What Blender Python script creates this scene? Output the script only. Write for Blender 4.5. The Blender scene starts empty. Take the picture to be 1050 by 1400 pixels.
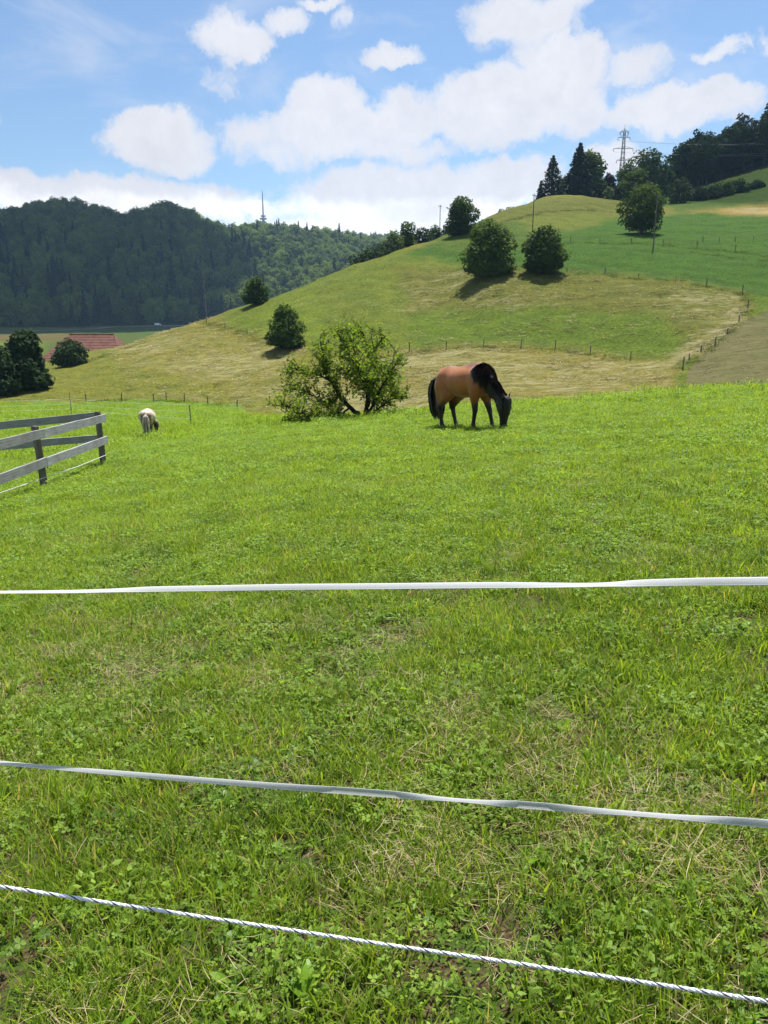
import bpy, math, random
import numpy as np
from mathutils import Vector, Matrix
R = math.radians
rng = np.random.default_rng(7)
random.seed(7)
SC = bpy.context.scene
COL = SC.collection

# ------------------------------------------------------------------ camera
CAMZ, PITCH, F = 1.6, R(14.4), 1050.0
cam = bpy.data.objects.new('camera', bpy.data.cameras.new('camera'))
COL.objects.link(cam)
cam.location = (0, 0, CAMZ)
cam.rotation_euler = (math.pi / 2 - PITCH, 0, 0)
cam.data.sensor_width = 36
cam.data.lens = 27
cam.data.clip_start = 0.05
cam.data.clip_end = 20000
SC.camera = cam

# ------------------------------------------------------------------ light
SUN_EL, SUN_AZ = R(66), R(20)          # ahead of the camera, a little to the right
SUN_STRENGTH, SKY_STRENGTH, EXPOSURE = 5.0, 0.10, 0.72
HAZE = 0.00009
sd = Vector((math.sin(SUN_AZ) * math.cos(SUN_EL), math.cos(SUN_AZ) * math.cos(SUN_EL), math.sin(SUN_EL)))
sl = bpy.data.lights.new('sun', 'SUN')
sl.energy = SUN_STRENGTH; sl.angle = R(0.53); sl.color = (1, 0.955, 0.88)
so = bpy.data.objects.new('sun', sl); COL.objects.link(so)
so.rotation_euler = sd.to_track_quat('Z', 'Y').to_euler()
so.location = (0, 0, 60)
SC.view_settings.view_transform = 'Standard'
SC.view_settings.look = 'None'
SC.view_settings.exposure = EXPOSURE
SC.view_settings.gamma = 1
SC.view_settings.use_curve_mapping = False
SC.render.film_transparent = False
SC.cycles.max_bounces = 6
SC.cycles.diffuse_bounces = 3
SC.cycles.transmission_bounces = 3
SC.cycles.glossy_bounces = 2
SC.cycles.volume_bounces = 1
SC.cycles.transparent_max_bounces = 8


# ---- pixel helpers (pixels of the 1050x1400 photograph) -> world
def ray(px, py):
    cx, cy = (px - 525) / F, (700 - py) / F
    return np.array([cx, math.cos(PITCH) + cy * math.sin(PITCH), -math.sin(PITCH) + cy * math.cos(PITCH)])


def at(px, py, d):
    v = ray(px, py)
    return np.array([0, 0, CAMZ]) + v * (d / math.hypot(v[0], v[1]))


# ---- node helper
class NT:
    def __init__(s, tree):
        s.t = tree; s.N = tree.nodes; s.L = tree.links

    def n(s, typ, inp=None, **kw):
        nd = s.N.new(typ)
        for k, v in kw.items(): setattr(nd, k, v)
        for k, v in (inp or {}).items():
            sock = nd.inputs[k]
            if isinstance(v, bpy.types.NodeSocket): s.L.new(v, sock)
            elif isinstance(v, bpy.types.Node): s.L.new(v.outputs[0], sock)
            else: sock.default_value = v
        return nd

    def m(s, op, a, b=0.0, c=0.0, clamp=False):
        nd = s.n('ShaderNodeMath', operation=op, use_clamp=clamp)
        for i, v in enumerate((a, b, c)):
            if isinstance(v, (bpy.types.NodeSocket, bpy.types.Node)):
                s.L.new(v.outputs[0] if isinstance(v, bpy.types.Node) else v, nd.inputs[i])
            else: nd.inputs[i].default_value = v
        return nd.outputs[0]

    def mix(s, f, a, b, mode='MIX'):
        nd = s.n('ShaderNodeMix', data_type='RGBA', blend_type=mode)
        for i, v in ((0, f), (6, a), (7, b)):
            if isinstance(v, (bpy.types.NodeSocket, bpy.types.Node)):
                s.L.new(v.outputs[0] if isinstance(v, bpy.types.Node) else v, nd.inputs[i])
            else:
                nd.inputs[i].default_value = (v if i == 0 else (tuple(v) + (1,))[:4])
        return nd.outputs[2]

    def ss(s, x, lo, hi, a=0.0, b=1.0):
        nd = s.n('ShaderNodeMapRange', {0: x, 1: lo, 2: hi, 3: a, 4: b}, interpolation_type='SMOOTHSTEP')
        return nd.outputs[0]

    def noise(s, vec, scale, detail=4, rough=0.55, dist=0.0):
        d = {'Scale': scale, 'Detail': detail, 'Roughness': rough, 'Distortion': dist}
        if vec is not None: d['Vector'] = vec
        return s.n('ShaderNodeTexNoise', d)


# ------------------------------------------------------------------ world: sky with clouds
W = bpy.data.worlds.new('World'); SC.world = W; W.use_nodes = True
w = NT(W.node_tree); w.N.clear()
sky = w.n('ShaderNodeTexSky', sky_type='NISHITA', sun_disc=False, sun_elevation=SUN_EL, sun_rotation=SUN_AZ,
          altitude=500, air_density=1.0, dust_density=0.6, ozone_density=1.3)
tc = w.n('ShaderNodeTexCoord')
sep = w.n('ShaderNodeSeparateXYZ', {0: tc.outputs['Generated']})
az = w.m('ARCTAN2', sep.outputs[0], sep.outputs[1])
el = w.m('ARCSINE', sep.outputs[2])
uv = w.n('ShaderNodeCombineXYZ', {0: az, 1: el, 2: 0.0})
warp = w.n('ShaderNodeTexNoise', {'Vector': uv.outputs[0], 'Scale': 13.0, 'Detail': 9.0, 'Roughness': 0.68})
wv = w.n('ShaderNodeVectorMath', {0: warp.outputs['Color'], 1: (0.5, 0.5, 0.5)}, operation='SUBTRACT')
wv = w.n('ShaderNodeVectorMath', {0: wv.outputs[0], 'Scale': 0.060}, operation='SCALE')
uvw = w.n('ShaderNodeVectorMath', {0: uv.outputs[0], 1: wv.outputs[0]}, operation='ADD')
CL = [  # px, py, half width, half height, density of each cloud lobe
    (465, 172, 105, 50, 1.0), (448, 140, 55, 42, 1.0), (545, 165, 60, 42, .9), (520, 205, 110, 22, .6),
    (700, 140, 120, 58, 1.1), (765, 85, 70, 52, 1.1), (640, 150, 70, 50, .8), (790, 150, 60, 45, .7),
    (915, 150, 105, 36, .9), (970, 135, 65, 30, .8), (860, 100, 50, 30, .45),
    (215, 190, 78, 46, 1.05), (240, 210, 60, 30, .8), (318, 48, 62, 38, .75), (345, 72, 30, 16, .6), (300, 110, 30, 20, .3),
    (540, 84, 42, 15, .65), (715, 22, 85, 42, .7), (770, 0, 50, 20, .6), (975, 74, 42, 15, .6), (885, 84, 35, 22, .35),
    (570, 268, 190, 46, .95), (690, 248, 90, 38, .9), (480, 285, 110, 34, .7), (150, 268, 210, 34, .85), (60, 250, 90, 22, .6),
    (300, 290, 130, 22, .6), (835, 222, 50, 24, .8), (390, 24, 34, 18, .5), (435, 3, 36, 10, .55), (345, 178, 50, 38, .5),
    (472, 28, 18, 20, .35), (1100, 60, 70, 30, .7), (1150, 170, 90, 40, .8), (-90, 150, 80, 35, .8), (-120, 260, 120, 30, .7),
    (520, 320, 260, 22, .7), (380, 210, 60, 24, .5)]
field = None; low = None
for (px, py, hw, hh, dn) in CL:
    v = ray(px, py); a0 = math.atan2(v[0], v[1]); e0 = math.atan2(v[2], math.hypot(v[0], v[1]))
    # local angular size
    rr = math.sqrt(v[0] ** 2 + v[1] ** 2 + v[2] ** 2)
    sa = hw / F / math.hypot(v[0], v[1]); se = hh / F / rr ** 1.6
    q = w.n('ShaderNodeVectorMath', {0: uvw.outputs[0], 1: (a0, e0, 0)}, operation='SUBTRACT')
    q = w.n('ShaderNodeVectorMath', {0: q.outputs[0], 1: (1 / sa, 1 / se, 0)}, operation='MULTIPLY')
    d2 = w.n('ShaderNodeVectorMath', {0: q.outputs[0], 1: q.outputs[0]}, operation='DOT_PRODUCT').outputs['Value']
    f = w.m('MULTIPLY', w.m('SUBTRACT', 1.12, d2), dn)
    f = w.m('MAXIMUM', f, -1.0)
    field = f if field is None else w.m('SMOOTH_MAX', field, f, 0.25)
    qy = w.n('ShaderNodeSeparateXYZ', {0: q.outputs[0]}).outputs[1]
    g_ = w.m('MULTIPLY', f, w.m('SUBTRACT', 0.62, w.m('MULTIPLY', qy, 0.75)))
    low = g_ if low is None else w.m('SMOOTH_MAX', low, g_, 0.2)
# the sky outside the frame: the same kind of broken cumulus
gen = w.noise(uv.outputs[0], 3.0, 6, 0.55)
gf = w.m('MULTIPLY', w.m('SUBTRACT', gen.outputs[0], 0.53), 7.0)
inframe = w.m('MULTIPLY', w.ss(w.m('ABSOLUTE', az), 0.62, 0.5), w.ss(el, 0.42, 0.34))
gf = w.m('SUBTRACT', gf, w.m('MULTIPLY', inframe, 4.0))
field = w.m('MAXIMUM', field, gf)
fine = w.noise(uvw.outputs[0], 24.0, 10, 0.70)
wisp = w.noise(w.n('ShaderNodeVectorMath', {0: uv.outputs[0], 1: (1.0, 2.4, 1)}, operation='MULTIPLY').outputs[0], 5.0, 7, 0.6, 0.6)
fd = w.m('ADD', field, w.m('MULTIPLY', w.m('SUBTRACT', fine.outputs[0], 0.5), 1.8))
dens = w.m('POWER', w.ss(fd, -0.02, 0.62), 0.75)
thin = w.m('MULTIPLY', w.ss(wisp.outputs[0], 0.46, 0.82), 0.5)
dens = w.m('MAXIMUM', dens, thin)
dens = w.m('MAXIMUM', dens, w.ss(el, 0.12, -0.02, 0, 0.55))
core = w.noise(uvw.outputs[0], 9.0, 5, 0.55)
grey = w.ss(w.m('ADD', low, w.m('MULTIPLY', w.m('SUBTRACT', core.outputs[0], 0.5), 1.1)), 0.40, 1.25, 0, 0.75)
grey = w.m('ADD', grey, w.m('MULTIPLY', w.m('SUBTRACT', fine.outputs[0], 0.56), 0.8), clamp=True)
ccol = w.mix(grey, (7.2, 7.15, 7.1), (4.3, 4.4, 4.95))
skyb = w.mix(1.0, sky.outputs[0], (.72, .80, .86), 'MULTIPLY')
final = w.mix(dens, skyb, ccol)
bg = w.n('ShaderNodeBackground', {'Color': final, 'Strength': SKY_STRENGTH})
wo = w.n('ShaderNodeOutputWorld', {'Surface': bg.outputs[0]})


# ------------------------------------------------------------------ object helpers
def tag(o, label=None, cat=None, group=None, kind=None):
    if label: o['label'] = label
    if cat: o['category'] = cat
    if group: o['group'] = group
    if kind: o['kind'] = kind
    return o


def mk_mesh(name, V, faces, attrs=None, smooth=False, mats=None, mat_idx=None):
    """faces: list of int arrays (n,k). attrs: name -> (type, domain, array)"""
    me = bpy.data.meshes.new(name)
    V = np.asarray(V, dtype=np.float32)
    me.vertices.add(len(V)); me.vertices.foreach_set('co', V.ravel())
    faces = [np.asarray(f, dtype=np.int32) for f in faces if len(f)]
    loops = np.concatenate([f.ravel() for f in faces])
    tot = np.concatenate([np.full(len(f), f.shape[1], dtype=np.int32) for f in faces])
    start = np.concatenate([[0], np.cumsum(tot)[:-1]]).astype(np.int32)
    me.loops.add(len(loops)); me.loops.foreach_set('vertex_index', loops)
    me.polygons.add(len(tot)); me.polygons.foreach_set('loop_start', start); me.polygons.foreach_set('loop_total', tot)
    if mat_idx is not None: me.polygons.foreach_set('material_index', np.asarray(mat_idx, dtype=np.int32))
    me.polygons.foreach_set('use_smooth', np.full(len(tot), bool(smooth)))
    for k, (ty, dom, arr) in (attrs or {}).items():
        a = me.attributes.new(k, ty, dom)
        a.data.foreach_set('color' if ty == 'FLOAT_COLOR' else ('vector' if ty == 'FLOAT_VECTOR' else 'value'), np.asarray(arr, dtype=np.float32 if ty != 'INT' else np.int32).ravel())
    for m in (mats or []): me.materials.append(m)
    me.update(calc_edges=True)
    me.validate()
    return me


def ob(name, me, parent=None, loc=None, col=True):
    o = bpy.data.objects.new(name, me)
    if col: COL.objects.link(o)
    if parent: o.parent = parent
    if loc is not None: o.location = loc
    return o


def empty(name, loc):
    o = bpy.data.objects.new(name, None); o.location = loc; o.empty_display_size = .2
    COL.objects.link(o); return o


class MB:
    """collects verts and faces"""
    def __init__(s): s.v = []; s.f3 = []; s.f4 = []; s.n = 0; s.t3 = []; s.t4 = []

    def add(s, V, F, tone=None):
        V = np.asarray(V, float); F = np.asarray(F, int)
        s.v.append(V)
        t = np.full(len(F), .5) if tone is None else np.broadcast_to(np.asarray(tone, float), (len(F),))
        if F.shape[1] == 3: s.f3.append(F + s.n); s.t3.append(t)
        else: s.f4.append(F + s.n); s.t4.append(t)
        s.n += len(V); return s

    def box(s, c, half, Rm=None, tone=.5):
        q = np.array([[x, y, z] for x in (-1, 1) for y in (-1, 1) for z in (-1, 1)], float) * np.asarray(half)
        if Rm is not None: q = q @ np.asarray(Rm).T
        return s.add(q + np.asarray(c), [[0, 1, 3, 2], [4, 6, 7, 5], [0, 4, 5, 1], [2, 3, 7, 6], [0, 2, 6, 4], [1, 5, 7, 3]], tone)

    def tube(s, P, r, n=6, tone=.5, cap=True):
        P = np.asarray(P, float); r = np.broadcast_to(np.asarray(r, float), (len(P),))
        T = np.gradient(P, axis=0); T /= np.linalg.norm(T, axis=1)[:, None] + 1e-9
        up = np.array([0, 0, 1.]) if abs(T[0][2]) < .9 else np.array([1., 0, 0])
        vs = []
        for i in range(len(P)):
            a = np.cross(T[i], up); a /= np.linalg.norm(a) + 1e-9; b = np.cross(a, T[i]); up = b
            th = np.linspace(0, 2 * np.pi, n, endpoint=False)
            vs.append(P[i] + r[i] * (np.cos(th)[:, None] * a + np.sin(th)[:, None] * b))
        V = np.concatenate(vs); F = []
        for i in range(len(P) - 1):
            for j in range(n):
                k = (j + 1) % n
                F.append([i * n + j, i * n + k, (i + 1) * n + k, (i + 1) * n + j])
        s.add(V, F, tone)
        if cap:
            V2 = np.concatenate([vs[0], [P[0]], vs[-1], [P[-1]]])
            F2 = [[n, (j + 1) % n, j] for j in range(n)] + [[2 * n + 1, n + 1 + j, n + 1 + (j + 1) % n] for j in range(n)]
            s.add(V2, F2, tone)
        return s

    def mesh(s, name, mats, smooth=False):
        fs = []; ts = []
        if s.f3: fs.append(np.concatenate(s.f3)); ts.append(np.concatenate(s.t3))
        if s.f4: fs.append(np.concatenate(s.f4)); ts.append(np.concatenate(s.t4))
        return mk_mesh(name, np.concatenate(s.v), fs, {'tone': ('FLOAT', 'FACE', np.concatenate(ts))}, smooth, mats)


# ------------------------------------------------------------------ terrain
PLX, PLY = 0.09, -0.064


def plane(x, y): return PLX * x + PLY * y


CP = []   # az, logd, tan(el)


def c_pix(px, py, d):
    v = ray(px, py); h = math.hypot(v[0], v[1]); CP.append((math.atan2(v[0], v[1]), math.log(d), v[2] / h))


def c_z(px, d, z, py=500):
    v = ray(px, py); CP.append((math.atan2(v[0], v[1]), math.log(d), (z - CAMZ) / d))


for px in (-500, -200, 0, 150, 300, 450, 600, 750, 900, 1050, 1250, 1550):
    a = math.atan2((px - 525) / F, 1.05)
    for d in (11, 14, 18, 21):
        z = plane(d * math.sin(a), d * math.cos(a))
        CP.append((a, math.log(d), (z - CAMZ) / d))
for px in (-500, -200, -60, 0):
    c_z(px, 30, plane(30 * math.sin(R(-27)), 26.5)); c_pix(px, 575, 48); c_pix(px, 561, 75)
    c_pix(px, 549, 102)
c_pix(98, 566, 52); c_pix(98, 551, 98); c_pix(202, 598, 29); c_pix(202, 565, 58); c_pix(202, 549, 96)
c_pix(310, 580, 38); c_pix(310, 564, 62); c_pix(310, 552, 94)
for px, py, d, dz, zz in ((400, 571, 33, 56, -7.4), (470, 572, 28.5, 54, -7.2), (540, 566, 27, 52, -7.2), (600, 560, 26, 50, -7.2),
                          (700, 553, 25, 50, -7), (850, 543, 24, 48, -6.6), (960, 537, 23, 48, -6.2), (1050, 532, 23, 48, -6), (1200, 524, 22, 48, -5.4), (1450, 510, 22, 48, -5)):
    c_pix(px, py, d); c_z(px, dz, zz)
HP = {
    -300: [(520, 132), (500, 160)], -60: [(522, 130), (503, 158)], 0: [(522, 128), (505, 158)], 60: [(520, 126), (505, 160)],
    100: [(518, 124), (500, 150), (484, 182)], 165: [(516, 122), (500, 138), (475, 182)], 227: [(514, 118), (475, 148), (452, 178)],
    316: [(506, 116), (455, 148), (425, 172)], 400: [(556, 90), (505, 108), (450, 135), (396, 172)],
    460: [(556, 88), (500, 108), (440, 134), (373, 174)],
    520: [(553, 86), (478, 112), (420, 136), (380, 156), (353, 178)], 560: [(474, 112), (350, 172), (338, 195)],
    610: [(550, 82), (472, 112), (420, 136), (352, 170), (322, 208)], 668: [(545, 80), (470, 112), (382, 142), (330, 180), (297, 238)],
    741: [(542, 80), (472, 112), (376, 144), (330, 178), (300, 215), (274, 280)],
    800: [(540, 80), (478, 109), (400, 135), (368, 150), (328, 180), (300, 220), (271, 285)],
    862: [(537, 80), (487, 103), (400, 134), (374, 148), (328, 180), (300, 228), (276, 290)],
    930: [(530, 82), (499, 97), (440, 115), (382, 143), (331, 178), (295, 232), (264, 325), (250, 380)],
    1000: [(529, 82), (470, 104), (395, 140), (335, 178), (290, 242), (243, 335), (228, 380)],
    1050: [(527, 82), (470, 103), (402, 138), (335, 178), (285, 250), (230, 335), (213, 380)],
    1150: [(523, 82), (470, 101), (410, 134), (335, 178), (275, 250), (208, 340), (190, 390)],
    1400: [(516, 82), (400, 134), (330, 178), (262, 250), (190, 340), (170, 400)]}
for px, l in HP.items():
    for py, d in l: c_pix(px, py, d)
for px, l in {-300: [(225, -13.5)], -60: [(225, -13.5)], 0: [(225, -13.5)], 60: [(215, -13)], 100: [(235, -13.5)], 165: [(240, -13.5)],
              227: [(235, -11.5)], 316: [(225, -8), (300, -13)], 400: [(225, -1), (300, -10)], 460: [(225, 4), (310, -6)],
              520: [(230, 8), (320, -2)], 560: [(240, 10), (350, 0)], 610: [(265, 15), (380, 2)], 668: [(300, 22), (450, 5)],
              741: [(340, 32), (500, 20)], 800: [(340, 38), (500, 40)], 862: [(350, 43), (500, 60)],
              930: [(500, 78), (900, 110)], 1000: [(500, 88), (900, 120)], 1050: [(500, 95), (900, 125)], 1150: [(550, 110), (900, 130)],
              1400: [(550, 125), (900, 130)]}.items():
    for d, z in l: c_z(px, d, z)
for px in (-300, -60, 0, 60, 100, 165, 227, 300):
    c_z(px, 330, -14); c_pix(px, 470, 455); c_pix(px, 457, 620); c_pix(px, 449, 770)
for px in (400, 480): c_z(px, 480, -13.5); c_z(px, 700, -12)
for px, l in {-300: [(440, 830), (385, 950), (335, 1080), (312, 1300)], -60: [(440, 830), (385, 950), (338, 1080), (318, 1300)],
              0: [(440, 830), (385, 950), (336, 1080), (314, 1300)], 60: [(440, 830), (385, 945), (330, 1080), (295, 1300)],
              110: [(440, 830), (385, 940), (322, 1080), (299, 1300)], 170: [(438, 830), (384, 930), (330, 1080), (320, 1300)],
              230: [(436, 830), (378, 930), (300, 1110)], 300: [(434, 830), (385, 930), (332, 1120)],
              345: [(434, 830), (380, 950), (328, 1150)], 400: [(430, 830), (380, 960), (330, 1200)],
              440: [(420, 850), (375, 980), (332, 1230)], 480: [(395, 900), (360, 1050), (345, 1300)],
              510: [(375, 1000), (352, 1400)], 545: [(370, 1000), (350, 1400)]}.items():
    for py, d in l: c_pix(px, py, d)
for px in (-300, -60, 60, 170, 230, 300, 400): c_z(px, 1650, 70)
for px in (440, 500, 545, 600): c_z(px, 1700, 75); c_pix(px, 333 if px < 560 else 350, 2200)
for px in (-300, 0, 300, 545, 800, 1050, 1400): c_z(px, 3300, 60); c_z(px, 6000, 40)
c_z(650, 1000, 30); c_z(741, 1000, 60); c_z(800, 1000, 80)
CP = np.array(CP); AZS = 2.6


def _phi(r2):
    return 0.5 * r2 * np.log(r2 + 1e-12)


_X = np.c_[CP[:, 0] * AZS, CP[:, 1]]
_n = len(_X)
_r2 = ((_X[:, None] - _X[None]) ** 2).sum(-1)
_K = _phi(_r2) + np.eye(_n) * 1e-5
_P = np.c_[np.ones(_n), _X]
_A = np.block([[_K, _P], [_P.T, np.zeros((3, 3))]])
_w = np.linalg.solve(_A, np.r_[CP[:, 2], 0, 0, 0])


def sstep(x, a, b):
    t = np.clip((x - a) / (b - a), 0, 1); return t * t * (3 - 2 * t)


def H(x, y, rough=True):
    x = np.atleast_1d(np.asarray(x, float)); y = np.atleast_1d(np.asarray(y, float))
    d = np.hypot(x, y); azz = np.arctan2(x, y)
    ac = np.clip(azz, -0.72, 0.72); dc = np.clip(d, 8, 7000)
    q = np.c_[ac * AZS, np.log(dc)]
    out = np.empty(len(q))
    for i in range(0, len(q), 20000):
        qq = q[i:i + 20000]
        r2 = ((qq[:, None] - _X[None]) ** 2).sum(-1)
        out[i:i + 20000] = _phi(r2) @ _w[:_n] + _w[_n] + qq @ _w[_n + 1:]
    z = CAMZ + out * dc
    pl = plane(x, y)
    t = sstep(d, 10, 18)
    z = pl * (1 - t) + z * t
    back = sstep(np.abs(azz), 0.85, 1.7)
    zb = plane(x, y) / (1 + d / 120) 
    z = z * (1 - back) + zb * back
    if rough:
        m = sstep(d, 4, 14)
        z = z + 0.018 * np.sin(x * 1.9 + 1.3 * np.sin(y * .9)) * np.sin(y * 1.5 + 2) * (1 - sstep(d, 20, 40))
        far = sstep(d, 70, 110)
        z = z + far * (0.22 * np.sin(x * .21 + 2 * np.sin(y * .07)) * np.sin(y * .17) + .07 * np.sin(x * .33 + y * .8 + 1.4 * np.sin(x * .12)))
    return z


def ground(px, py, dmin=3):
    """world point where the ray through that pixel meets the ground"""
    v = ray(px, py); h = math.hypot(v[0], v[1])
    ds = np.exp(np.linspace(math.log(dmin), math.log(3500), 1400))
    X = v[0] / h * ds; Y = v[1] / h * ds; Z = CAMZ + v[2] / h * ds
    g = H(X, Y) - Z
    k = np.argmax(g > 0)
    if g[k] <= 0: k = int(np.argmax(g / ds))
    return np.array([X[k], Y[k], H(X[k], Y[k])[0]])


def on(px, d, py=450):
    v = ray(px, py); h = math.hypot(v[0], v[1]); x, y = v[0] / h * d, v[1] / h * d
    return np.array([x, y, H(x, y)[0]])


def proj(P):
    P = np.atleast_2d(P); y, z = P[:, 1], P[:, 2] - CAMZ
    dep = y * math.cos(PITCH) - z * math.sin(PITCH); upc = y * math.sin(PITCH) + z * math.cos(PITCH)
    dep = np.where(np.abs(dep) < 1e-3, 1e-3, dep)
    return 525 + F * P[:, 0] / dep, 700 - F * upc / dep, dep


def inpoly(x, y, poly):
    c = np.zeros(len(x), bool); n = len(poly)
    for i in range(n):
        x1, y1 = poly[i]; x2, y2 = poly[(i + 1) % n]
        k = ((y1 > y) != (y2 > y)) & (x < (x2 - x1) * (y - y1) / (y2 - y1 + 1e-12) + x1)
        c ^= k
    return c


# ------------------------------------------------------------------ materials
MAT = {}


def new_mat(name):
    m = bpy.data.materials.new(name); m.use_nodes = True
    t = NT(m.node_tree); t.N.clear(); t.out = t.n('ShaderNodeOutputMaterial'); MAT[name] = m
    return m, t


def leaf_mat(name, dark, light, trans=0.35, dry=None, sunlit=0.0, rnd=.28, nscale=0.3, rough=0.7, spec=0.08, hue=None, tmul=(1.25, 1.3, .6)):
    m, t = new_mat(name)
    a = t.n('ShaderNodeAttribute', attribute_name='tone')
    oi = t.n('ShaderNodeObjectInfo')
    geo = t.n('ShaderNodeNewGeometry')
    nz = t.noise(geo.outputs['Position'], nscale, 3)
    f = t.m('ADD', t.m('MULTIPLY', a.outputs['Fac'], .62), t.m('MULTIPLY', oi.outputs['Random'], rnd))
    f = t.m('ADD', f, t.m('MULTIPLY', t.m('SUBTRACT', nz.outputs[0], .35), .8), clamp=True)
    if sunlit:   # sun on the farther blade tips is put into the colour, brighter with distance
        dd = t.n('ShaderNodeVectorMath', {0: geo.outputs['Position']}, operation='LENGTH').outputs['Value']
        f = t.m('ADD', f, t.ss(dd, 2.5, 13, .0, sunlit), clamp=True)
    c = t.mix(f, dark, light)
    if dry is not None:
        k = t.ss(a.outputs['Fac'], .93, .97)
        c = t.mix(k, c, dry)
    p = t.n('ShaderNodeBsdfPrincipled', {'Base Color': c, 'Roughness': rough, 'Specular IOR Level': spec})
    tc_ = t.mix(1.0, c, tmul, 'MULTIPLY')
    tr = t.n('ShaderNodeBsdfTranslucent', {'Color': tc_})
    mx = t.n('ShaderNodeMixShader', {0: trans, 1: p.outputs[0], 2: tr.outputs[0]})
    t.L.new(mx.outputs[0], t.out.inputs[0])
    return m


def plain_mat(name, c1, c2, scale=8, rough=.7, spec=.3, bump=0.0, stretch=None, metal=0, detail=5):
    m, t = new_mat(name)
    co = t.n('ShaderNodeTexCoord').outputs['Object']
    if stretch: co = t.n('ShaderNodeMapping', {0: co, 3: stretch}).outputs[0]
    nz = t.noise(co, scale, detail, .6)
    c = t.mix(t.ss(nz.outputs[0], .3, .7), c1, c2)
    d = {'Base Color': c, 'Roughness': rough, 'Specular IOR Level': spec, 'Metallic': metal}
    if bump:
        b = t.n('ShaderNodeBump', {'Strength': bump, 'Height': nz.outputs[0], 'Distance': .02}); d['Normal'] = b.outputs[0]
    p = t.n('ShaderNodeBsdfPrincipled', d)
    t.L.new(p.outputs[0], t.out.inputs[0]); return m


# meadow soil and thatch under the grass
m, t = new_mat('meadow_soil')
geo = t.n('ShaderNodeNewGeometry'); P_ = geo.outputs['Position']
n1 = t.noise(P_, 55, 6, .7); n2 = t.noise(P_, 2.2, 4, .6); n3 = t.noise(P_, 14, 5, .7)
c = t.mix(t.ss(n1.outputs[0], .35, .65), (.030, .020, .010), (.16, .115, .06))
c = t.mix(t.ss(n3.outputs[0], .42, .6), c, (.06, .11, .018))
dist = t.n('ShaderNodeVectorMath', {0: P_}, operation='LENGTH').outputs['Value']
cf = t.mix(t.ss(n2.outputs[0], .3, .7), (.08, .14, .018), (.13, .19, .03))
c = t.mix(t.ss(dist, 9, 26), c, cf)
b = t.n('ShaderNodeBump', {'Strength': .8, 'Distance': .03, 'Height': n1.outputs[0]})
p = t.n('ShaderNodeBsdfPrincipled', {'Base Color': c, 'Roughness': .95, 'Specular IOR Level': .1, 'Normal': b.outputs[0]})
t.L.new(p.outputs[0], t.out.inputs[0])

# fields of the hillside: field colour and straw share come per vertex
m, t = new_mat('hill_field')
geo = t.n('ShaderNodeNewGeometry'); P_ = geo.outputs['Position']
fc = t.n('ShaderNodeAttribute', attribute_name='field').outputs['Color']
stw = t.n('ShaderNodeAttribute', attribute_name='straw').outputs['Fac']
mp = t.n('ShaderNodeMapping', {0: P_, 3: (.3, .95, 1.0)}).outputs[0]
s1 = t.noise(mp, 1.5, 8, .74, .8); s2 = t.noise(P_, .045, 4, .6); s3 = t.noise(P_, 2.6, 5, .7); s4 = t.noise(P_, .33, 5, .65)
s5 = t.noise(mp, .22, 5, .6, 1.0)
k = t.m('ADD', t.m('MULTIPLY', s1.outputs[0], .72), t.m('MULTIPLY', s5.outputs[0], .28))
k = t.m('ADD', k, t.m('MULTIPLY', t.m('SUBTRACT', s2.outputs[0], .5), .35))
thr = t.m('SUBTRACT', .81, t.m('MULTIPLY', stw, .42))
f = t.ss(t.m('SUBTRACT', k, thr), -.06, .12)
g = t.mix(t.ss(s4.outputs[0], .3, .72), fc, t.mix(1.0, fc, (1.5, 1.35, 1.2), 'MULTIPLY'))
g = t.mix(t.ss(s3.outputs[0], .38, .62), t.mix(1.0, g, (.48, .54, .50), 'MULTIPLY'), g)
strawc = t.mix(s3.outputs[0], (.19, .18, .070), (.35, .315, .165))
c = t.mix(f, g, strawc)
hgt = t.m('ADD', t.m('MULTIPLY', s3.outputs[0], .35), s1.outputs[0])
b = t.n('ShaderNodeBump', {'Strength': .9, 'Distance': .35, 'Height': hgt})
p = t.n('ShaderNodeBsdfPrincipled', {'Base Color': c, 'Roughness': .95, 'Specular IOR Level': .08, 'Normal': b.outputs[0]})
t.L.new(p.outputs[0], t.out.inputs[0])

m, t = new_mat('ploughed_earth')
geo = t.n('ShaderNodeNewGeometry'); P_ = geo.outputs['Position']
rot = t.n('ShaderNodeMapping', {0: P_, 2: (0, 0, R(38)), 3: (.25, 1.5, 1)}).outputs[0]
s1 = t.noise(rot, 1.6, 6, .65, .3); s2 = t.noise(P_, .12, 4); s3 = t.noise(P_, 3.2, 6, .7)
c = t.mix(t.ss(s1.outputs[0], .3, .7), (.070, .070, .026), (.135, .122, .052))
c = t.mix(t.ss(s3.outputs[0], .45, .7), c, (.15, .135, .065))
c = t.mix(t.ss(s2.outputs[0], .45, .7, 0, .5), c, (.055, .085, .02))
b = t.n('ShaderNodeBump', {'Strength': .9, 'Distance': .25, 'Height': s1.outputs[0]})
p = t.n('ShaderNodeBsdfPrincipled', {'Base Color': c, 'Roughness': 1, 'Specular IOR Level': .05, 'Normal': b.outputs[0]})
t.L.new(p.outputs[0], t.out.inputs[0])

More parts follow.
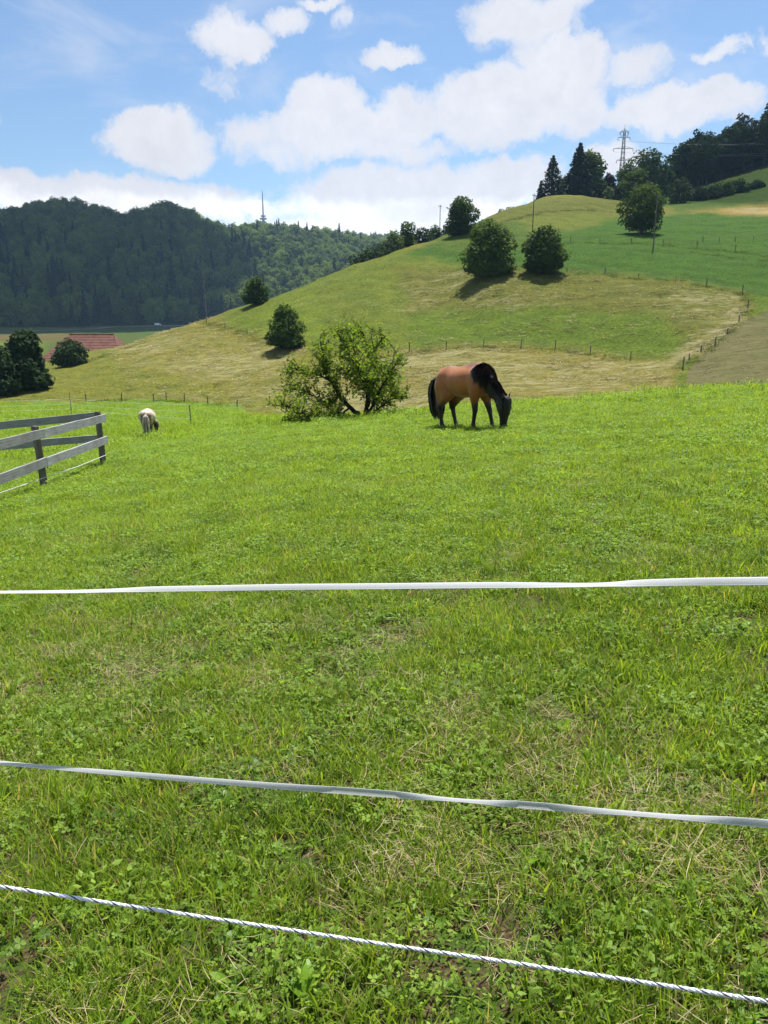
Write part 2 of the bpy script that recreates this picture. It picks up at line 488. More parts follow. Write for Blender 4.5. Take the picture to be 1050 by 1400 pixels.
m, t = new_mat('valley_grass')
geo = t.n('ShaderNodeNewGeometry'); P_ = geo.outputs['Position']
fc = t.n('ShaderNodeAttribute', attribute_name='field').outputs['Color']
s1 = t.noise(P_, .05, 5, .6)
c = t.mix(t.ss(s1.outputs[0], .3, .7), fc, t.mix(1.0, fc, (1.3, 1.2, 1.1), 'MULTIPLY'))
p = t.n('ShaderNodeBsdfPrincipled', {'Base Color': c, 'Roughness': 1, 'Specular IOR Level': .05})
t.L.new(p.outputs[0], t.out.inputs[0])
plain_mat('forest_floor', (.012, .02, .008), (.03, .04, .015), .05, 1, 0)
plain_mat('asphalt', (.11, .115, .12), (.16, .165, .17), .5, .9)

# ------------------------------------------------------------------ terrain mesh, cut into its fields
az_in = np.linspace(R(-33), R(33), 430)
az_o1 = np.linspace(R(-180), R(-33), 60)[:-1]; az_o2 = np.linspace(R(33), R(180), 60)[1:]
AZ = np.concatenate([az_o1, az_in, az_o2])
lt = [np.exp(np.linspace(math.log(.25), math.log(20), 120))[:-1], np.exp(np.linspace(math.log(20), math.log(75), 70))[:-1],
      np.exp(np.linspace(math.log(75), math.log(420), 250))[:-1], np.exp(np.linspace(math.log(420), math.log(1500), 90))[:-1],
      np.exp(np.linspace(math.log(1500), math.log(6000), 30))]
DD = np.concatenate(lt)
na, nd_ = len(AZ), len(DD)
GA, GD = np.meshgrid(AZ, DD)
GX, GY = (GD * np.sin(GA)).ravel(), (GD * np.cos(GA)).ravel()
GZ = H(GX, GY)
_nz = np.random.default_rng(77).normal(size=(nd_, na))
for _ in range(6): _nz[:, 1:-1] = (_nz[:, :-2] + _nz[:, 1:-1] + _nz[:, 2:]) / 3
_nz[1:-1] = (_nz[:-2] + 2 * _nz[1:-1] + _nz[2:]) / 4
_nz /= _nz.std()
GZ = GZ + (_nz * .085 * sstep(GD, 75, 95) * (1 - sstep(GD, 300, 500))).ravel()     # cattle terraces and bumps on the slope
TV = np.c_[GX, GY, GZ]
ii, jj = np.meshgrid(np.arange(nd_ - 1), np.arange(na - 1), indexing='ij')
q0 = (ii * na + jj).ravel()
TF = np.c_[q0, q0 + 1, q0 + na + 1, q0 + na]
PX, PY, _ = proj(TV)
vd = GD.ravel(); va = GA.ravel()


def pol_dist(px_list, d_list):
    """boundary distance over azimuth from (px, d) pairs"""
    a = np.array([math.atan2(*ray(p, 480)[:2]) for p in px_list])
    return a, np.array(d_list, float)


# meadow boundary
ma, md = pol_dist([-600, 0, 202, 320, 380, 480, 600, 1050, 1700], [104, 101, 97, 93, 62, 45, 42, 40, 40])
mb = np.interp(va, ma, md)
# far foot of the hill, where the valley begins
fa, fd_ = pol_dist([-600, 60, 165, 227, 316, 400, 520, 700, 900, 1100], [205, 205, 225, 225, 250, 330, 420, 900, 1500, 2200])
fb = np.interp(va, fa, fd_)
forest_d = np.interp(va, *pol_dist([-600, 0, 300, 545, 600], [795, 790, 800, 760, 700]))
fcx = np.c_[TV[TF].mean(1)]
fpx, fpy, _ = proj(fcx)
fdst = np.hypot(fcx[:, 0], fcx[:, 1])
zone = np.full(len(TF), 1)                                  # 1 hill
fm = vd[TF].mean(1)
zone[fm < mb[TF].mean(1)] = 0                               # 0 meadow
far = fm > fb[TF].mean(1)
zone[far] = 3                                               # 3 valley floor
zone[far & (fm > forest_d[TF].mean(1))] = 4                 # 4 wooded hills
PL = [(938, 545), (942, 505), (957, 487), (985, 462), (1012, 443), (1050, 424), (1150, 395), (1400, 380), (1400, 545)]
zone[inpoly(fpx, fpy, PL) & (fdst > 60) & (fdst < 150)] = 2
WOODR = [(905, 262), (930, 264), (1000, 243), (1050, 229), (1150, 207), (1500, 150), (1500, 0), (850, 0), (850, 262)]
zone[inpoly(fpx, fpy, WOODR) & (fm > 315) & (fm < 3000) & (va[TF].mean(1) > 0)] = 5

# field colours
col = np.tile(np.array([.135, .175, .045]), (len(TV), 1)); straw = np.full(len(TV), .42)
def paint(poly, c, s, dmin=60, dmax=700, soft=None):
    wx = 5 * np.sin(GX * .35 + 2 * np.sin(GY * .21)) + 4 * np.sin(GX * .9 + GY * .5); wy = 2.5 * np.sin(GX * .27 + 1) * np.sin(GY * .3 + 2) + 1.2 * np.sin(GX * .8)
    k = inpoly(PX + wx, PY + wy, poly) & (vd > dmin) & (vd < dmax)
    col[k] = c; straw[k] = s
paint([(-400, 560), (-400, 480), (100, 483), (230, 450), (380, 490), (380, 560)], (.13, .18, .04), .52)
paint([(150, 476), (300, 428), (420, 460), (400, 540), (330, 545), (180, 500)], (.15, .185, .05), .66)
paint([(300, 440), (316, 423), (400, 394), (520, 350), (560, 340), (700, 375), (560, 478), (450, 478), (365, 462)], (.105, .175, .032), .46)
paint([(300, 445), (420, 392), (450, 420), (440, 470), (365, 462)], (.115, .20, .03), .42)
paint([(540, 365), (820, 372), (1000, 398), (1028, 415), (1015, 440), (930, 470), (880, 440), (560, 430)], (.105, .145, .036), .60)
paint([(560, 428), (700, 420), (900, 430), (950, 470), (930, 495), (860, 486), (700, 470), (560, 474)], (.085, .165, .024), .40)
paint([(560, 480), (661, 474), (762, 480), (862, 492), (928, 500), (928, 560), (380, 580), (400, 520), (480, 480)], (.15, .175, .055), .74)
paint([(926, 545), (930, 500), (975, 472), (1010, 440), (1024, 420), (1026, 398), (1120, 398), (1400, 380), (1400, 370), (1050, 424), (985, 462), (942, 505), (938, 545)], (.075, .155, .022), .12)
paint([(1000, 396), (1026, 412), (1024, 440), (980, 476), (930, 500), (915, 488), (960, 462), (1000, 435)], (.12, .14, .05), .78)
paint([(548, 350), (600, 326), (650, 300), (780, 290), (850, 296), (1050, 288), (1400, 270), (1400, 395), (1050, 402), (1012, 396), (930, 382), (820, 371), (740, 371), (640, 365), (600, 352)], (.044, .125, .018), .10)
paint([(600, 330), (650, 303), (760, 291), (830, 300), (780, 315), (700, 345), (600, 345)], (.065, .135, .026), .26)
paint([(650, 305), (700, 278), (800, 268), (870, 273), (900, 290), (790, 291), (700, 303)], (.10, .145, .035), .34)
paint([(700, 300), (790, 291), (850, 297), (800, 310), (730, 320)], (.11, .17, .035), .36)
paint([(870, 275), (1000, 240), (1400, 150), (1400, 262), (1050, 278), (930, 288)], (.055, .125, .024), .14, 200)
paint([(940, 290), (1000, 288), (1050, 278), (1400, 250), (1400, 282), (1050, 296), (1000, 292)], (.25, .22, .09), .8, 200)
valc = np.tile(np.array([.052, .092, .028]), (len(TV), 1))
k = inpoly(PX, PY, [(-300, 500), (-300, 462), (60, 462), (60, 500)]); valc[k] = (.075, .13, .03)
k = inpoly(PX, PY, [(-300, 458), (95, 456), (95, 466), (-300, 470)]); valc[k] = (.08, .085, .04)
k = inpoly(PX, PY, [(120, 449), (260, 445), (260, 460), (120, 460)]); valc[k] = (.045, .09, .025)
isval = vd > fb
col[isval] = valc[isval]
straw[isval] = .1


def blur(A, it):
    A = A.reshape(nd_, na, -1).copy()
    for _ in range(it):
        A[1:-1] = (A[:-2] + 2 * A[1:-1] + A[2:]) / 4
        A[:, 1:-1] = (A[:, :-2] + 2 * A[:, 1:-1] + A[:, 2:]) / 4
    return A


col = blur(col, 6).reshape(-1, 3) * np.array([1.02, .80, .56]); straw = blur(straw, 14).ravel()


def submesh(name, mask, mat, smooth=True):
    F_ = TF[mask]; u, inv = np.unique(F_.ravel(), return_inverse=True)
    me = mk_mesh(name, TV[u], [inv.reshape(-1, 4)], {
        'field': ('FLOAT_COLOR', 'POINT', np.c_[col[u], np.ones(len(u))]),
        'straw': ('FLOAT', 'POINT', straw[u])}, smooth, [MAT[mat]])
    o = ob(name, me); o['kind'] = 'structure'; return o


# faces wind clockwise from above in this grid, so flip
TF = TF[:, ::-1]
submesh('meadow', zone == 0, 'meadow_soil')
submesh('hillside', zone == 1, 'hill_field')
submesh('ploughed_field', zone == 2, 'ploughed_earth')
submesh('valley_floor', zone == 3, 'valley_grass')
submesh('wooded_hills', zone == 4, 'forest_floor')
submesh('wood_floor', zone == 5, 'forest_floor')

# ------------------------------------------------------------------ foliage materials
leaf_mat('broadleaf_leaves', (.018, .042, .009), (.090, .145, .024), .32, nscale=.25)
leaf_mat('dark_leaves', (.012, .030, .012), (.045, .078, .026), .24, nscale=.25)
leaf_mat('spruce_needles', (.010, .024, .012), (.028, .055, .022), .12, nscale=.2, spec=.15)
leaf_mat('forest_leaves', (.014, .034, .010), (.165, .225, .048), .30, rnd=.62, nscale=.035, spec=.1)
leaf_mat('forest_needles', (.012, .028, .016), (.030, .056, .024), .1, nscale=.02, spec=.1)
leaf_mat('willow_leaves', (.06, .10, .04), (.14, .19, .075), .3, nscale=.25)
leaf_mat('apple_leaves', (.080, .14, .014), (.30, .38, .05), .52, nscale=1.2, spec=.2)
leaf_mat('copper_leaves', (.03, .02, .014), (.07, .04, .022), .25)
plain_mat('bark', (.035, .028, .022), (.10, .085, .065), 6, .9, .1, .6, (1, 1, .3))
plain_mat('dark_bark', (.012, .010, .009), (.045, .036, .028), 14, .9, .1, .6, (1, 1, .3))


def leaves(mb, C, size, rg, up=.3, outward=None, tone=None, aspect=.62):
    """one bent diamond leaf face (two triangles) for each centre"""
    n = len(C)
    N = rg.normal(size=(n, 3)); N[:, 2] = np.abs(N[:, 2]) + up
    if outward is not None: N += outward * .9
    N /= np.linalg.norm(N, axis=1)[:, None]
    T = rg.normal(size=(n, 3)); T -= (T * N).sum(1)[:, None] * N; T /= np.linalg.norm(T, axis=1)[:, None]
    B = np.cross(N, T)
    s = (size * rg.uniform(.65, 1.35, n))[:, None]
    V = np.stack([C - T * s, C - B * s * aspect - N * s * .15, C + T * s, C + B * s * aspect - N * s * .12], 1).reshape(-1, 3)
    k = np.arange(n)[:, None] * 4
    tn = rg.random(n) if tone is None else np.clip(tone + rg.uniform(-.25, .25, n), 0, .92)
    mb.add(V, np.concatenate([k, k + 1, k + 2, k + 3], 1), tn * .92)


def lobes_broad(h, w, rg, n=16, base=.18, top=1.0, flat=1.0):
    """centres and radii of foliage masses inside an egg-shaped crown"""
    out = []
    for i in range(n):
        t_ = (i + .5) / n; z = h * (base + (top - base) * t_)
        prof = math.sin(math.pi * min(1, max(0.06, (t_ * .86 + .12)))) ** .6
        a = i * 2.4 + rg.uniform(-.4, .4); r = w * .5 * prof * rg.uniform(.30, .80)
        rad = w * rg.uniform(.155, .265) * (.75 + .3 * prof)
        out.append((np.array([r * math.cos(a), r * math.sin(a), z - rad * .35]), rad, flat))
    return out


def crown_from_lobes(mb, L, n, size, rg, gap=.28, up=.3):
    A = np.array([l[1] ** 2 for l in L]); A = A / A.sum(); C = []; O = []; T = []
    for (c, r, fl), p in zip(L, A):
        k = max(6, int(n * p)); d = rg.normal(size=(k, 3)); d /= np.linalg.norm(d, axis=1)[:, None]
        d[:, 2] = np.where(d[:, 2] < -.2, d[:, 2] * .6, d[:, 2])
        rr = r * (1 - gap * rg.random(k) ** 1.4 + .30 * rg.random(k) ** 7) * (1 + .16 * np.sin(d[:, 0] * 7 + c[0] * 3) * np.sin(d[:, 1] * 6 + d[:, 2] * 5))
        C.append(c + d * rr[:, None] * np.array([1, 1, fl])); O.append(d); T.append(np.full(k, rg.uniform(.2, .85)))
    C = np.concatenate(C); O = np.concatenate(O); T = np.concatenate(T)
    keep = C[:, 2] > .05
    leaves(mb, C[keep], size, rg, up, O[keep], T[keep])


def trunk_mesh(mb, h, r, L, rg, limbs=6, lean=0):
    top = h
    P = [(0, 0, -.4), (lean * .2, 0, top * .3), (lean * .6 + .1 * r, .1 * r, top * .65), (lean, 0, top)]
    mb.tube(P, [r * 1.25, r, r * .75, r * .4], 8)
    L = sorted(L, key=lambda l: l[0][2])
    for l in L[:limbs] + L[limbs::3]:
        c = l[0]; z0 = min(top * .95, max(top * .35, c[2] * .55))
        p0 = np.array([lean * z0 / top, 0, z0])
        mid = (p0 + c) / 2 + np.array([0, 0, .08 * h]) * rg.uniform(-.5, 1)
        mb.tube([p0, mid, c], [r * .38, r * .25, r * .1], 5)


def tree_parts(kind, h, w, n, size, seed, leafm, trunkh=.55, base=.18, nl=16, tr=None, limbs=6, up=.3, gap=.28, flat=1.0):
    rg = np.random.default_rng(seed); cm = MB(); tm = MB()
    if kind == 'broad':
        L = lobes_broad(h, w, rg, nl, base, 1 - .09, flat)
        crown_from_lobes(cm, L, n, size, rg, gap, up)
        trunk_mesh(tm, h * trunkh, tr or w * .035, L, rg, limbs)
    elif kind == 'bush':
        L = lobes_broad(h, w, rg, nl, .08, .92, flat)
        L += [(np.array([w * .33 * math.cos(a), w * .33 * math.sin(a), h * .16]), w * .17, 1) for a in np.arange(6) * 1.05]
        crown_from_lobes(cm, L, n, size, rg, gap, up)
        for a in np.arange(5) * 1.257:
            tm.tube([(0, 0, -.3), (.1 * w * math.cos(a), .1 * w * math.sin(a), h * .25), (.25 * w * math.cos(a), .25 * w * math.sin(a), h * .6)], [w * .02, w * .014, w * .006], 5)
    else:  # spruce: drooping tiers of branches
        tiers = int(14 + h * .5); C = []; O = []; T = []
        for i in range(tiers):
            t_ = i / (tiers - 1); z = h * (base + (1 - base) * t_); rad = w * .5 * (1 - t_) ** .8 + .02 * w
            nb = max(4, int(11 * (1 - t_) + 4)); a0 = rg.uniform(0, 6)
            for b_ in range(nb):
                a = a0 + b_ * 2 * math.pi / nb + rg.uniform(-.2, .2); rl = rad * rg.uniform(.72, 1.12)
                k = max(2, int(n / (tiers * nb) * (.5 + 1.4 * (1 - t_))))
                s_ = rg.uniform(.12, 1, k) ** .75
                C.append(np.c_[np.cos(a) * rl * s_, np.sin(a) * rl * s_, z - rl * .32 * s_ ** 1.5 + rg.normal(0, .008 * h, k)]
                         + rg.normal(0, .05 * rl + .02, (k, 3)))
                O.append(np.tile([math.cos(a) * .6, math.sin(a) * .6, .3], (k, 1))); T.append(np.full(k, rg.uniform(.1, .8)))
        C = np.concatenate(C); O = np.concatenate(O); T = np.concatenate(T)
        leaves(cm, C, size, rg, .6, O, T, .45)
        tm.tube([(0, 0, -.4), (0, 0, h * .5), (0, 0, h * .98)], [w * .035, w * .022, .02], 7)
    return cm.mesh('crown', [MAT[leafm]]), tm.mesh('trunk', [MAT['bark']], True)


def tree(name, label, cat, pos, *a, group=None, rot=None, **k):
    cme, tme = tree_parts(*a, **k)
    r = empty(name, pos); tag(r, label, cat, group)
    if rot is not None: r.rotation_euler.z = rot
    ob('crown', cme, r); ob('trunk', tme, r); return r


def px_m(px, py, d):
    v = ray(px, py); return (math.hypot(v[0], v[1]) and F * math.hypot(*v[:2]) / d) or 1


# ------------------------------------------------------------------ single trees and bushes on the hill
tree('bushy_tree', 'larger of the two dark round trees side by side mid-hill, the left one', 'tree', ground(668, 378), 'bush', 9.4, 9.6, 9000, .26, 11, 'broadleaf_leaves', nl=24)
tree('bushy_tree', 'smaller dark round tree just right of its larger neighbour mid-hill', 'tree', ground(741, 374), 'bush', 8.0, 7.2, 8000, .25, 12, 'broadleaf_leaves', nl=22)
tree('hill_tree', 'spreading tree with visible trunk standing alone on the upper green field', 'tree', ground(877, 320), 'broad', 10.8, 10.4, 7500, .27, 13, 'broadleaf_leaves', trunkh=.5, base=.22, nl=20, gap=.4)
tree('hill_tree', 'rounded tree on the skyline right of the pole at the hill edge', 'tree', ground(630, 322), 'broad', 8.9, 8.2, 6500, .27, 14, 'broadleaf_leaves', base=.1, nl=18)
tree('bushy_tree', 'small dense tree casting shade on the stubble behind the low branching tree', 'tree', ground(391, 477), 'bush', 6.8, 6.2, 7500, .19, 15, 'broadleaf_leaves', nl=16, gap=.45)
tree('bushy_tree', 'lone small round tree on the hill edge before the dark forest', 'tree', on(352, 168), 'bush', 5.6, 5.4, 3500, .24, 16, 'broadleaf_leaves', nl=12)
tree('round_shrub', 'round dark shrub beside the red roof on the hill edge', 'shrub', ground(97, 500), 'bush', 4.6, 5.9, 4500, .26, 17, 'dark_leaves', nl=16)
tree('large_tree', 'big dark bluish green tree at the left foot of the hill', 'tree', on(31, 113), 'bush', 7.8, 6.2, 12000, .30, 18, 'dark_leaves', nl=22)
tree('large_tree', 'dark tree cut by the left picture edge beside the big bluish one', 'tree', on(-16, 110), 'bush', 6.4, 6.4, 8000, .30, 19, 'dark_leaves', nl=18)
tree('pale_tree', 'pale green willow-like tree behind the red roof in the valley', 'tree', on(109, 300), 'broad', 8.6, 8.2, 2500, .42, 20, 'willow_leaves', base=.1, nl=14)
tree('pale_tree', 'low pale bush next to the willow-like tree behind the roof', 'shrub', on(128, 300), 'bush', 4.2, 5.4, 1200, .4, 21, 'willow_leaves', nl=9)
# hedge row and little poplar on the skyline left of the rounded tree
tree('slim_tree', 'slim upright poplar in the skyline hedge', 'tree', on(549, 205), 'spruce', 7.6, 3.0, 1500, .26, 22, 'dark_leaves', base=.02)
tree('skyline_bush', 'yellowish green bush at the lower left end of the skyline hedge', 'shrub', on(538, 192), 'bush', 5.0, 5.4, 1800, .26, 23, 'willow_leaves', nl=9)
tree('skyline_bush', 'upright green bush right of the slim poplar on the skyline', 'shrub', on(556, 196), 'bush', 6.4, 4.8, 2000, .26, 24, 'broadleaf_leaves', nl=10)
tree('skyline_bush', 'dark wide bush in the middle of the skyline hedge', 'shrub', on(574, 205), 'bush', 4.6, 7.0, 2200, .26, 25, 'dark_leaves', nl=12)
tree('skyline_bush', 'dark bush at the right end of the skyline hedge below the pole', 'shrub', on(592, 212), 'bush', 4.2, 6.0, 2200, .26, 26, 'dark_leaves', nl=12)
tree('skyline_bush', 'low bush at the foot of the rounded skyline tree', 'shrub', on(615, 216), 'bush', 2.4, 5.0, 1200, .26, 27, 'dark_leaves', nl=8)
tree('skyline_bush', 'small pale bush on the knoll skyline below the conifers', 'shrub', on(680, 262), 'bush', 3.8, 4.2, 1200, .26, 28, 'willow_leaves', nl=8)
tree('skyline_bush', 'tiny pale bush right of the small pale one on the knoll skyline', 'shrub', on(692, 264), 'bush', 2.6, 3.4, 700, .26, 29, 'willow_leaves', nl=6)
for i, (px, d) in enumerate(((508, 183), (519, 186), (497, 182), (528, 190))):
    tree('edge_bush', 'dark low bush peeping over the hill edge before the far forest', 'shrub', on(px, d) + np.array([0, 0, -.6]), 'bush', 3.4, 6.0, 900, .28, 30 + i, 'dark_leaves', nl=8, group='dark bushes peeping over the hill edge')
# knoll group with conifers
tree('loose_conifer', 'loose-branched dark conifer leaning at the left end of the knoll group', 'tree', on(745, 290), 'spruce', 15.0, 12.5, 2600, .50, 40, 'spruce_needles', base=.05)
tree('loose_conifer', 'lowest sparse conifer at the far left foot of the knoll group', 'tree', on(730, 286), 'spruce', 7.5, 4.0, 900, .42, 41, 'spruce_needles', base=.03)
tree('tall_conifer', 'tall pointed dark spruce, highest of the knoll group', 'tree', on(779, 296), 'spruce', 18.6, 15.0, 7500, .55, 42, 'spruce_needles', base=.02)
tree('broad_tree', 'tall greener broadleaf merged behind the highest spruce on the knoll', 'tree', on(796, 302), 'broad', 18.6, 13.5, 5200, .55, 43, 'broadleaf_leaves', base=.05, nl=18, gap=.45)
tree('broad_tree', 'dark lower broadleaf filling the foot of the knoll group', 'tree', on(763, 296), 'broad', 9.5, 8.5, 2500, .45, 44, 'dark_leaves', base=.03, nl=12)
tree('copper_tree', 'reddish brown tree between the knoll group and the pylon', 'tree', on(819, 304), 'broad', 11.0, 6.5, 2200, .45, 45, 'copper_leaves', base=.04, nl=12)
tree('broad_tree', 'dark tree at the right foot of the knoll group beside the reddish one', 'tree', on(806, 300), 'broad', 8.0, 8.0, 1800, .45, 46, 'dark_leaves', base=.03, nl=12)
tree('pale_tree', 'small pale green tree in front of the reddish one', 'tree', on(820, 285), 'broad', 4.6, 3.6, 1100, .30, 47, 'willow_leaves', base=.08, nl=8)
tree('broad_tree', 'big rounded grey-green tree behind the pylon', 'tree', on(868, 320), 'broad', 19.5, 19.5, 6000, .55, 48, 'broadleaf_leaves', base=.04, nl=22)
tree('broad_tree', 'rounded tree hugging the pylon foot on its left', 'tree', on(842, 306), 'broad', 13.5, 12.0, 3600, .48, 49, 'broadleaf_leaves', base=.04, nl=16)
tree('broad_tree', 'bushy tree behind the lone spreading tree, left of its crown', 'tree', on(853, 262), 'broad', 10.5, 9.5, 3600, .42, 50, 'broadleaf_leaves', base=.04, nl=14)
for i, (px, d, h_, w_, m_, lb) in enumerate(((915, 268, 7.6, 7.2, 'dark_leaves', 'dark rounded bush right behind the lone spreading tree'),
                                    (937, 276, 4.2, 6.2, 'dark_leaves', 'low dark bush starting the hedge below the right wood'),
                                    (955, 280, 3.8, 6.4, 'dark_leaves', 'second low bush of the hedge below the right wood'),
                                    (972, 284, 4.0, 6.4, 'broadleaf_leaves', 'third bush of the hedge below the right wood'),
                                    (990, 288, 4.2, 6.4, 'dark_leaves', 'fourth bush ending the hedge below the right wood'),
                                    (1013, 292, 2.2, 5.0, 'dark_leaves', 'small separate shrub beyond the end of the hedge'))):
    tree('hedge_bush', lb, 'shrub', on(px, d), 'bush', h_, w_, 1700, .32, 60 + i, m_, nl=11)


# ------------------------------------------------------------------ woods
def combined(kind, h, w, n, size, seed, leafm, **k):
    rg = np.random.default_rng(seed); a, b_ = tree_parts(kind, h, w, n, size, seed, leafm, **k)
    V = []; F_ = []; mi = []; tn = []; off = 0
    for q, me in enumerate((a, b_)):
        v = np.empty(len(me.vertices) * 3); me.vertices.foreach_get('co', v); V.append(v.reshape(-1, 3))
        for p_ in me.polygons:
            F_.append([x + off for x in p_.vertices]); mi.append(q)
        tn.append(np.array([x.value for x in me.attributes['tone'].data])); off += len(me.vertices)
    quads = [f for f in F_ if len(f) == 4]; tris = [f for f in F_ if len(f) == 3]
    m4 = [m_ for f, m_ in zip(F_, mi) if len(f) == 4]; m3 = [m_ for f, m_ in zip(F_, mi) if len(f) == 3]
    tt = np.concatenate(tn); t4 = [x for f, x in zip(F_, tt) if len(f) == 4]; t3 = [x for f, x in zip(F_, tt) if len(f) == 3]
    return mk_mesh('forest_tree', np.concatenate(V), [np.array(quads), np.array(tris).reshape(-1, 3)],
                   {'tone': ('FLOAT', 'FACE', np.r_[t4, t3])}, False, [MAT[leafm], MAT['bark']], m4 + m3)


PB = [combined('broad', 21 + i % 3 * 2, 16 + i % 2 * 2, 1700, .85, 100 + i, 'forest_leaves', base=.12, nl=13, limbs=3) for i in range(5)]
PS = [combined('spruce', 25 + i * 2, 7.5 + i * .6, 900, .85, 110 + i, 'forest_needles', base=.1) for i in range(3)]
rg = np.random.default_rng(5)


def scatter_wood(polyaz, n, dlo, dhi, mind, cond):
    """poisson-ish points over the hill between two distances"""
    pts = []; grid = {}
    tries = 0
    while len(pts) < n and tries < n * 30:
        tries += 1
        a = rg.uniform(*polyaz); d = math.sqrt(rg.uniform(dlo ** 2, dhi ** 2))
        x, y = d * math.sin(a), d * math.cos(a)
        if not cond(a, d): continue
        k = (int(x // mind), int(y // mind))
        if any((x - q[0]) ** 2 + (y - q[1]) ** 2 < mind ** 2 for i_ in (-1, 0, 1) for j_ in (-1, 0, 1) for q in grid.get((k[0] + i_, k[1] + j_), ())): continue
        grid.setdefault(k, []).append((x, y)); pts.append((x, y))
    return np.array(pts)


fdl = lambda a: np.interp(a, *pol_dist([-600, 0, 300, 545, 600], [797, 792, 802, 765, 705]))
WP = scatter_wood((R(-32), R(2)), 5200, 700, 2300, 9.2, lambda a, d: d > fdl(a) + 2 and (a < R(-3) or d > 850) and (d < 1350 or rg.random() < .55))
wz = H(WP[:, 0], WP[:, 1])
wpx, wpy, _ = proj(np.c_[WP, wz + 15])
hill_edge = np.interp(wpx, [0, 100, 165, 227, 316, 400, 520, 560, 700], [505, 484, 475, 452, 425, 396, 353, 338, 280])
vis = (wpx > -60) & (wpx < 560) & (wpy < hill_edge + 4)
# drop what stands in the lee of the ridge lines
dW = np.hypot(WP[:, 0], WP[:, 1]); aW = np.arctan2(WP[:, 0], WP[:, 1])
elW = (wz + 24 - CAMZ) / dW
bins = ((aW + 1) / .012).astype(int); keep = np.zeros(len(WP), bool)
for b_ in np.unique(bins):
    idx = np.where(bins == b_)[0]; idx = idx[np.argsort(dW[idx])]; mx = -9
    for i_ in idx:
        if elW[i_] > mx - .006: keep[i_] = True
        mx = max(mx, elW[i_])
sel = vis & keep
WP, wz, wpx, wpy, dW = WP[sel], wz[sel], wpx[sel], wpy[sel], dW[sel]
# spruces toward the lower slope and the left, broadleaf trees to the right
kind = np.where(rg.random(len(WP)) < np.clip(.24 - (wpx / 560) * .2 + (wpy > 370) * .12 - (wpy < 312) * .22, .0, .5), 1, 0)
scl = rg.uniform(.75, 1.2, len(WP)); rotz = rg.uniform(0, 6.28, len(WP)); pi_ = rg.integers(0, 30, len(WP))
order = np.argsort(dW / scl); near = set(order[:245].tolist())
print('forest trees', len(WP))


def gn_scatter(name, P, rot, scl, idx, protos, kind='stuff', label=None, cat=None, mats=None):
    """real instances of prototype meshes on points, for stuff nobody could count"""
    coll = bpy.data.collections.new(name + '_kinds')
    for i, pm in enumerate(protos):
        po = bpy.data.objects.new('%s_kind_%02d' % (name, i), pm); coll.objects.link(po)
    me = bpy.data.meshes.new(name); me.vertices.add(len(P)); me.vertices.foreach_set('co', np.asarray(P, np.float32).ravel())
    for k, ty, arr in (('rot', 'FLOAT_VECTOR', rot), ('scl', 'FLOAT', scl), ('idx', 'INT', idx)):
        a_ = me.attributes.new(k, ty, 'POINT'); a_.data.foreach_set('vector' if ty == 'FLOAT_VECTOR' else 'value', np.asarray(arr, np.int32 if ty == 'INT' else np.float32).ravel())
    o = ob(name, me)
    g = bpy.data.node_groups.new(name + '_scatter', 'GeometryNodeTree')
    g.interface.new_socket('Geometry', in_out='INPUT', socket_type='NodeSocketGeometry')
    g.interface.new_socket('Geometry', in_out='OUTPUT', socket_type='NodeSocketGeometry')
    N = g.nodes; L = g.links
    gi = N.new('NodeGroupInput'); go = N.new('NodeGroupOutput')
    ip = N.new('GeometryNodeInstanceOnPoints'); ci = N.new('GeometryNodeCollectionInfo')
    ci.inputs[0].default_value = coll; ci.inputs['Separate Children'].default_value = True; ci.inputs['Reset Children'].default_value = True
    def na_(k, ty):
        q = N.new('GeometryNodeInputNamedAttribute'); q.data_type = ty; q.inputs[0].default_value = k; return q.outputs[0]
    L.new(gi.outputs[0], ip.inputs['Points']); L.new(ci.outputs[0], ip.inputs['Instance'])
    ip.inputs['Pick Instance'].default_value = True
    L.new(na_('idx', 'INT'), ip.inputs['Instance Index'])
    e2 = N.new('FunctionNodeEulerToRotation'); L.new(na_('rot', 'FLOAT_VECTOR'), e2.inputs[0]); L.new(e2.outputs[0], ip.inputs['Rotation'])
    L.new(na_('scl', 'FLOAT'), ip.inputs['Scale']); L.new(ip.outputs[0], go.inputs[0])
    md_ = o.modifiers.new('scatter', 'NODES'); md_.node_group = g
    tag(o, label, cat, None, kind)
    return o


for i in sorted(near):
    me = PS[pi_[i] % 3] if kind[i] else PB[pi_[i] % 5]
    o = ob('spruce_tree' if kind[i] else 'broadleaf_tree', me, None, (WP[i, 0], WP[i, 1], wz[i] - .5))
    o.rotation_euler.z = rotz[i]; o.scale = (scl[i],) * 3
    tag(o, 'dark pointed spruce in the forest at the foot of the left hills' if kind[i] else 'rounded broadleaf tree in the forest at the foot of the left hills', 'tree',
        'spruces of the dark forest foot' if kind[i] else 'broadleaf trees of the dark forest foot')
far_i = np.array([i for i in range(len(WP)) if i not in near])
gn_scatter('forest', np.c_[WP[far_i], wz[far_i] - .5], np.c_[np.zeros((len(far_i), 2)), rotz[far_i]], scl[far_i],
           np.where(kind[far_i] == 1, 5 + pi_[far_i] % 3, pi_[far_i] % 5), PB + PS, label='dense dark forest covering the hills on the left', cat='forest')

